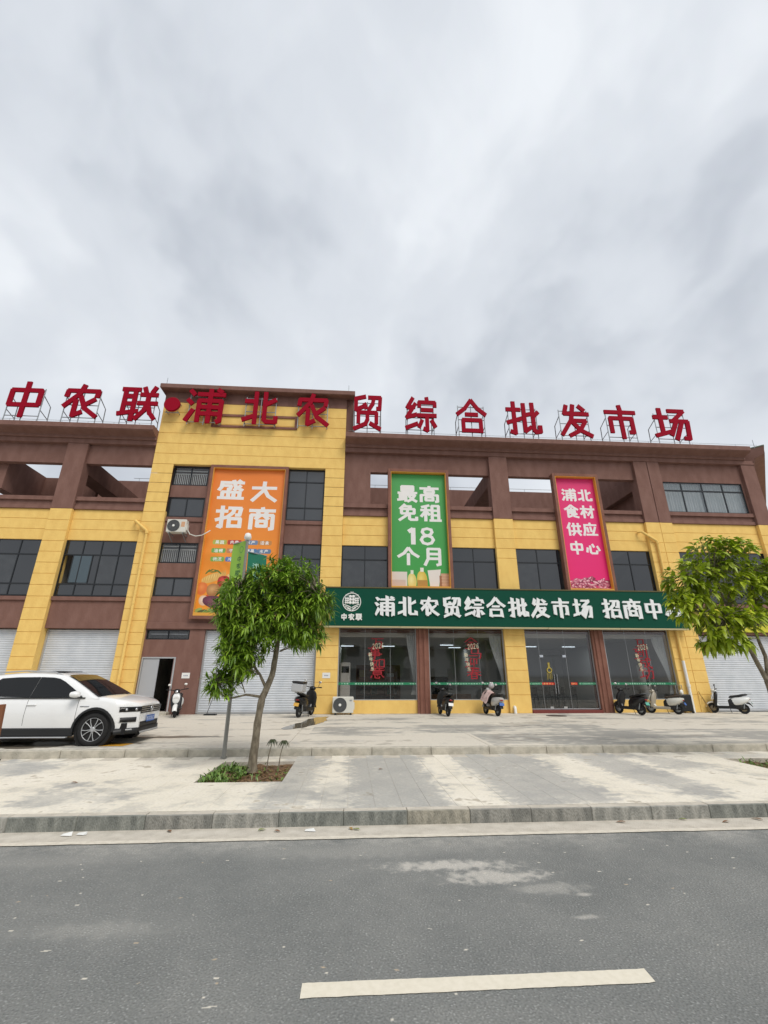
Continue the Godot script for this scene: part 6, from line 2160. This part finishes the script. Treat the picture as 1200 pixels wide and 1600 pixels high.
# limbs: [points, radii]; blobs: [centre, radii, share]; p: leaf settings
func tree(called: String, label: String, at: Vector3, limbs: Array, blobs: Array, p: Dictionary, group := "") -> Node3D:
	var t := thing(called, label, "tree", at, 0, group)
	rng.seed = p.seed
	var st := mb()
	var joints := []
	for l in limbs:
		var pp := []
		var rr := []
		for i in l[0].size() - 1:   # uneven bark and slight kinks between the given points
			for k in 4:
				var u := k / 4.0
				var a: Vector3 = l[0][i]
				var b: Vector3 = l[0][i + 1]
				var w: float = lerpf(l[1][i], l[1][i + 1], u)
				pp.append(a.lerp(b, u) + Vector3(rng.randf_range(-1, 1), 0, rng.randf_range(-1, 1)) * w * 0.09)
				rr.append(w * rng.randf_range(0.93, 1.08))
		pp.append(l[0][-1]); rr.append(l[1][-1])
		tube(st, pp, rr, 10)
		for i in l[0].size():
			if l[0][i].y > p.get("low", 1.0): joints.append(l[0][i])
	obj("trunk", st, M.bark, t)
	var tw := mb()
	var lf := mb()
	lf.set_smooth_group(1)
	for b in blobs:
		for k in int(p.twigs * b[2]):
			var d := Vector3(rng.randfn(), rng.randfn(), rng.randfn()).normalized()
			var rad := pow(rng.randf(), 0.45)
			var q: Vector3 = b[0] + d * b[1] * rad
			var near: Vector3 = joints[0]
			for j in joints:
				if j.distance_to(q) < near.distance_to(q): near = j
			var out: Vector3 = (q - near).normalized()
			out = (out + d * 0.6 + Vector3(0, 0.35, 0)).normalized()
			if k % 2 == 0:
				var mid := near.lerp(q, 0.55) + Vector3(0, 0.06, 0)
				tube(tw, [near.lerp(q, 0.12), mid, q], [0.009, 0.007, 0.004], 4)
			var tone: Color = p.dark.lerp(p.light, clampf(rng.randf() * 0.75 + rng.randf_range(-0.1, 0.35), 0, 1))
			var n: int = p.whorl + rng.randi_range(-2, 2)
			var ph := rng.randf() * TAU
			var u := out.cross(Vector3(0.3, 0.2, 0.9)).normalized()
			var v := out.cross(u)
			for i in n:
				var a := ph + i * 2.4
				var open := rng.randf_range(0.5, 1.25)
				var ld := (out * cos(open) + (u * cos(a) + v * sin(a)) * sin(open) + Vector3(0, -p.hang, 0)).normalized()
				var c := tone.lerp(p.light if rng.randf() < 0.5 else p.dark, rng.randf() * 0.35)
				if rng.randf() < 0.012: c = Color(0.22, 0.18, 0.04)
				leaf(lf, q - out * rng.randf_range(0.0, p.spread), ld, p.length * rng.randf_range(0.45, 1.25), p.width * rng.randf_range(0.75, 1.15), p.droop * rng.randf_range(0.5, 1.4), c)
	obj("twigs", tw, M.bark, t)
	stuff(obj("crown", lf, p.get("mat", M.leafy), t))
	return t

func make_trees() -> void:
	var o := Vector3(-1.63, 0.11, -8.72)
	var a := tree("street_tree", "young street tree with long drooping dark green leaves in the pit by the flag pole", o, [
		[[Vector3(0, 0, 0), Vector3(0.0, 0.12, 0), Vector3(0.02, 0.75, 0), Vector3(0.07, 1.16, 0.01), Vector3(0.21, 1.54, 0.02), Vector3(0.25, 1.94, 0), Vector3(0.27, 2.3, 0), Vector3(0.24, 2.4, 0.0)], [0.1, 0.078, 0.062, 0.062, 0.052, 0.045, 0.04, 0.034]],
		[[Vector3(0.24, 2.38, 0), Vector3(0.58, 2.68, 0.15), Vector3(1.0, 2.94, 0.25)], [0.03, 0.022, 0.012]],
		[[Vector3(0.24, 2.38, 0), Vector3(0.05, 2.55, 0.05), Vector3(-0.25, 2.95, 0.1), Vector3(-0.5, 3.2, 0.1)], [0.03, 0.025, 0.018, 0.01]],
		[[Vector3(0.24, 2.38, 0), Vector3(0.25, 2.9, -0.15), Vector3(0.3, 3.5, -0.2)], [0.032, 0.022, 0.01]],
		[[Vector3(0.07, 1.18, 0), Vector3(-0.2, 1.22, 0.1), Vector3(-0.5, 1.15, 0.2), Vector3(-0.7, 1.35, 0.25)], [0.026, 0.018, 0.012, 0.007]],
		[[Vector3(0.12, 1.32, 0), Vector3(0.0, 1.55, 0.05), Vector3(-0.3, 1.9, 0.1), Vector3(-0.6, 2.3, 0.1), Vector3(-0.8, 2.5, 0.1)], [0.028, 0.022, 0.018, 0.014, 0.008]]],
		[[Vector3(0.3, 3.2, 0), Vector3(0.75, 0.58, 0.75), 1.0], [Vector3(-0.5, 2.75, 0.1), Vector3(0.48, 0.6, 0.6), 0.7], [Vector3(0.75, 2.75, 0.05), Vector3(0.6, 0.42, 0.6), 0.62], [Vector3(0.05, 2.45, 0.15), Vector3(0.8, 0.42, 0.65), 0.55], [Vector3(-0.4, 1.95, 0.1), Vector3(0.45, 0.5, 0.5), 0.6], [Vector3(0.75, 2.25, 0.0), Vector3(0.42, 0.25, 0.45), 0.22], [Vector3(-0.62, 1.42, 0.2), Vector3(0.3, 0.24, 0.25), 0.14]],
		{"seed": 101, "twigs": 400, "whorl": 12, "length": 0.165, "width": 0.037, "droop": 0.36, "hang": 0.0, "spread": 0.12, "low": 1.0, "dark": Color(0.08, 0.17, 0.016), "light": Color(0.32, 0.48, 0.045)})
	var r := Vector3(8.12, 0.11, -8.75)
	tree("street_tree", "young street tree with broad yellow green leaves before the corner shutter", r, [
		[[Vector3(0, 0, 0), Vector3(0, 0.15, 0), Vector3(-0.02, 0.9, 0), Vector3(-0.06, 1.45, 0)], [0.1, 0.07, 0.062, 0.06]],
		[[Vector3(-0.06, 1.42, 0), Vector3(-0.2, 1.86, 0), Vector3(-0.38, 2.4, 0.02), Vector3(-0.6, 2.9, 0.1), Vector3(-0.7, 3.5, 0.1)], [0.045, 0.038, 0.03, 0.02, 0.01]],
		[[Vector3(-0.05, 1.42, 0), Vector3(0.05, 1.9, -0.02), Vector3(0.0, 2.4, -0.05), Vector3(0.2, 3.0, -0.05), Vector3(0.3, 3.6, -0.1)], [0.04, 0.034, 0.026, 0.018, 0.01]],
		[[Vector3(-0.38, 2.4, 0), Vector3(-0.8, 2.6, 0.2), Vector3(-1.3, 2.7, 0.3)], [0.02, 0.014, 0.008]],
		[[Vector3(-0.45, 2.55, 0), Vector3(-0.95, 3.0, 0.1), Vector3(-1.3, 3.4, 0.2)], [0.02, 0.014, 0.008]],
		[[Vector3(0.05, 2.5, 0), Vector3(0.6, 2.9, 0.1), Vector3(1.0, 3.1, 0.1)], [0.02, 0.014, 0.008]]],
		[[Vector3(-0.45, 3.95, 0), Vector3(0.78, 0.45, 0.7), 0.7], [Vector3(-1.25, 3.35, 0.1), Vector3(0.52, 0.5, 0.6), 0.5], [Vector3(-0.2, 3.3, 0.1), Vector3(0.8, 0.4, 0.6), 0.42], [Vector3(0.75, 3.4, 0), Vector3(0.6, 0.5, 0.6), 0.42], [Vector3(-0.75, 2.62, 0.15), Vector3(0.75, 0.36, 0.55), 0.48], [Vector3(-0.85, 2.16, 0.15), Vector3(0.55, 0.2, 0.4), 0.2], [Vector3(0.2, 2.75, 0.1), Vector3(0.5, 0.3, 0.5), 0.22], [Vector3(-1.6, 2.85, 0.2), Vector3(0.32, 0.32, 0.4), 0.2]],
		{"seed": 202, "mat": M.leafy_pale, "twigs": 160, "whorl": 8, "length": 0.185, "width": 0.082, "droop": 0.45, "hang": 0.12, "spread": 0.12, "low": 1.6, "dark": Color(0.17, 0.25, 0.015), "light": Color(0.52, 0.6, 0.045)})
	# what the panes mirror: a row of trees and a pale block across the road
	for k in 4:
		var c: Node3D = a.duplicate()
		put(c, "street_tree", self)
		c.position = [Vector3(-9.5, 0.1, 12.5), Vector3(-2.2, 0.1, 13.0), Vector3(4.6, 0.1, 12.2), Vector3(11.5, 0.1, 13.2)][k]
		c.scale = Vector3.ONE * [1.35, 1.5, 1.3, 1.45][k]
		c.rotation.y = [0.8, 2.4, 3.9, 5.1][k]
		tag(c, "street tree standing across the road, mirrored in the shop windows", "tree", "trees across the road")
	var ob := thing("opposite_building", "pale four-storey block across the road, mirrored in the shop windows", "building", Vector3(2, 0, 30))
	bx("wall", Vector3(-22, 0, 0), Vector3(22, 13, 10), plain(srgb(196, 194, 188), 0.85), ob)
	bx("roof", Vector3(-22.4, 13, -0.4), Vector3(22.4, 13.5, 10.4), plain(srgb(150, 146, 140), 0.85), ob)
	var wm := BoxMesh.new()
	wm.size = Vector3(1.8, 1.5, 0.06)
	for f in 4:
		for i in 12:
			var w := MeshInstance3D.new()
			w.mesh = wm
			w.material_override = M.glass
			put(w, "window", ob)
			w.position = Vector3(-19.8 + i * 3.6, 1.9 + f * 3.1, -0.02)

func make_pits() -> void:
	for k in 2:
		var x0: float = [-2.3, 7.2][k]
		var x1: float = [-1.0, 8.6][k]
		var z0: float = [-9.52, -9.3][k]
		var z1: float = [-7.8, -8.0][k]
		var st := mb()
		st.set_smooth_group(1)
		var n := 16
		var nz := noise(1.7, 600 + k, 3)
		var pt := func(i: int, j: int) -> Vector3:
			var x := lerpf(x0, x1, i / float(n))
			var z := lerpf(z0, z1, j / float(n))
			return Vector3(x, 0.085 + nz.get_noise_2d(x * 2.0, z * 2.0) * 0.05, z)
		for i in n:
			for j in n: quad(st, pt.call(i, j + 1), pt.call(i + 1, j + 1), pt.call(i + 1, j), pt.call(i, j))
		struct(obj("planting_soil", st, M.soil))
		rng.seed = 300 + k
		var lit := mb()
		for i in 260 if k == 0 else 60:
			var q := Vector3(rng.randf_range(x0 + (0.5 if k == 0 else 0.1), x1 - 0.05), 0.12, rng.randf_range(z0 + 0.1, z1 - 0.1))
			q.y = 0.1 + nz.get_noise_2d(q.x * 2.0, q.z * 2.0) * 0.05
			var an := rng.randf() * TAU
			leaf(lit, q, Vector3(cos(an), rng.randf_range(0.0, 0.3), sin(an)).normalized(), rng.randf_range(0.06, 0.15), rng.randf_range(0.02, 0.045), 0.3, Color(0.16, 0.085, 0.04).lerp(Color(0.3, 0.2, 0.1), rng.randf()), 3)
		var ll := obj("leaf_litter", lit, M.leafy)
		stuff(ll)
		tag(ll, "dry brown fallen leaves covering the soil of the %s tree pit" % ["pole side", "corner"][k], "leaves")
		var gr := mb()
		for i in 1100 if k == 0 else 700:
			var q := Vector3(rng.randf_range(x0 + 0.02, x0 + (0.62 if k == 0 else 1.3)), 0.09, rng.randf_range(z0 + 0.25, z1 - 0.03))
			q.y += rng.randf() * rng.randf() * 0.09
			if k == 0 and rng.randf() < 0.1: q.x = rng.randf_range(x0, x1)
			if nz.get_noise_2d(q.x * 1.3, q.z * 1.3) < -0.1: continue
			var an := rng.randf() * TAU
			leaf(gr, q, Vector3(cos(an) * 0.6, rng.randf_range(0.5, 1.2), sin(an) * 0.6).normalized(), rng.randf_range(0.05, 0.16), rng.randf_range(0.014, 0.042), rng.randf_range(0.1, 0.8), Color(0.06, 0.13, 0.02).lerp(Color(0.2, 0.32, 0.07), rng.randf()), 3)
		var gg := obj("weeds", gr, M.leafy)
		stuff(gg)
		tag(gg, "low green weeds growing in the %s tree pit" % ["pole side", "corner"][k], "weeds")
	for k in 2:
		var t := thing("stalk_plant", "thin dry stalk with a drooping leaf tuft beside the street tree trunk", "plant", Vector3(-1.42 + k * 0.2, 0.09, -8.9), 0, "drooping stalks in the tree pit")
		var st := mb()
		tube(st, [Vector3(0, 0, 0), Vector3(0.02, 0.25, 0), Vector3(0.07, 0.5 - 0.02 * k, 0)], [0.01, 0.008, 0.006], 6)
		obj("stem", st, M.bark, t)
		var lf := mb()
		rng.seed = 700 + k
		for i in 12:
			var an := TAU * i / 12.0
			leaf(lf, Vector3(0.07, 0.5 - 0.02 * k, 0), Vector3(cos(an), 0.4, sin(an)).normalized(), 0.13, 0.03, 1.3, Color(0.045, 0.06, 0.025), 3)
		obj("leaves", lf, M.leafy, t)
	# scattered leaves and scraps along the gutter and on the road
	rng.seed = 900
	var spots := [[-1.0, -6.02, 0], [-0.82, -6.0, 1], [0.02, -6.06, 2], [0.14, -5.98, 0], [-0.42, -6.0, 3], [3.3, -6.05, 1], [4.55, -6.0, 1], [4.1, -6.1, 0], [-3.05, -6.02, 3], [-2.9, -6.04, 3], [5.0, -6.02, 1], [-1.95, -6.03, 1], [0.5, -8.6, 1], [-4.1, -7.9, 1]]
	for s in spots:
		var st := mb()
		var an := rng.randf() * TAU
		var kind: int = s[2]
		if kind < 3:
			leaf(st, Vector3(0, 0.012, 0), Vector3(cos(an), 0.08, sin(an)).normalized(), rng.randf_range(0.08, 0.13), rng.randf_range(0.035, 0.05), 0.15, [Color(0.2, 0.24, 0.06), Color(0.22, 0.11, 0.06), Color(0.42, 0.26, 0.09)][kind], 4)
			var o := obj("fallen_leaf", st, M.leafy)
			o.position = Vector3(s[0], 0.15 if s[1] < -6.3 else 0.004, s[1])
			tag(o, ["greenish fallen leaf lying in the gutter", "brown fallen leaf lying flat on the paving", "ochre fallen leaf lying by the road"][kind], "leaf", ["green leaves in the gutter", "brown leaves on the paving", "ochre leaves"][kind])
		else:
			for i in 5: quad(st, Vector3(rng.randf_range(-0.06, -0.02), 0.006, 0.03), Vector3(rng.randf_range(0.02, 0.07), 0.004, 0.02 + 0.005 * i), Vector3(0.04, rng.randf_range(0.01, 0.03), -0.03), Vector3(-0.05, 0.012, -0.02))
			var o := obj("paper_scrap", st, M.white)
			o.position = Vector3(s[0], 0.006, s[1])
			tag(o, "crumpled white paper scrap lying on the road edge", "paper", "paper scraps by the road")

func make_corner_wing() -> void:
	# the neighbouring front runs back at an angle beyond the corner pilaster
	var t := thing("corner_wing", "brown and yellow wing running back at an angle beyond the corner pilaster", "building", Vector3(19.55, GY, -18.75), deg_to_rad(47))
	bx("lower_wall", Vector3(0, 0, -6), Vector3(14, 7.95, 0), M.yellow, t)
	bx("upper_wall", Vector3(0.0, 7.96, -6), Vector3(14, 11.4, 0.0), M.yellow, t)
	var prof := PackedVector2Array([Vector2(-1.2, 11.2), Vector2(0.1, 11.2), Vector2(0.14, 11.35), Vector2(0.35, 11.44), Vector2(0.58, 11.52), Vector2(0.62, 11.9), Vector2(-1.2, 11.9)])
	var st := mb()
	extrude(st, prof, -14.0, 0.35, Transform3D(Basis(Vector3(0, 0, 1), Vector3(0, 1, 0), Vector3(-1, 0, 0)), Vector3.ZERO))
	obj("cornice", st, M.brown, t)
	st = mb()
	box(st, Vector3(-0.36, 11.9, -1.2), Vector3(14, 11.96, 0.64))
	obj("roof_edge", st, plain(srgb(96, 104, 88), 0.6), t)

func _ready() -> void:
	make_view()
	fill_strokes()
	make_materials()
	extra_materials()
	make_ground()
	make_building()
	make_corner_wing()
	make_roof_letters()
	make_shop_sign()
	make_banners()
	make_fittings()
	make_pits()
	make_trees()
	make_car()
	make_scooters()

func extra_materials() -> void:
	M.brown_light = mottle(srgb(122, 80, 66), srgb(132, 90, 75), srgb(108, 70, 58), 3.3, 23, 0.8, 0.8)
	M.edge = mottle(srgb(204, 197, 182), srgb(216, 209, 194), srgb(176, 168, 152), 0.7, 97, 0.85, 0.0, 0.03, 0.2, 256)
	M.room_wall = plain(srgb(178, 176, 170), 0.8)
	M.glass_grey = plain(srgb(48, 51, 55), 0.08)
	M.glass_grey.metallic_specular = 0.75
	M.tint_clear = plain(Color(0.5, 0.55, 0.58, 0.25), 0.03)
	M.tint_clear.transparency = BaseMaterial3D.TRANSPARENCY_ALPHA
	M.curtain = plain(srgb(214, 218, 218), 0.85)
	M.curtain.backlight_enabled = true
	M.curtain.backlight = Color(0.2, 0.2, 0.2)
	M.white_letter = plain(srgb(228, 230, 230), 0.4)
	M.decal_red = plain(srgb(150, 20, 34), 0.6)
	M.decal_cream = plain(srgb(214, 206, 176), 0.5)
	var im := Image.create(1024, 32, false, Image.FORMAT_RGB8)
	im.fill(srgb(30, 122, 84))
	var text := "中农联  浦北农贸综合批发市场招商中心食材供应  中农联"
	for k in text.length():
		if text[k] != " ": print_char(im, text[k], 40 + k * 36, 6, 22, 20, srgb(190, 216, 200), 13, 13)
	M.strip = picture(im, 0.5)
	im = Image.create(192, 32, false, Image.FORMAT_RGB8)
	im.fill(srgb(196, 46, 34))
	for k in 4: print_char(im, "招商中心"[k], 22 + k * 40, 5, 24, 22, srgb(226, 196, 120), 13, 13)
	M.strip_red = picture(im, 0.5)
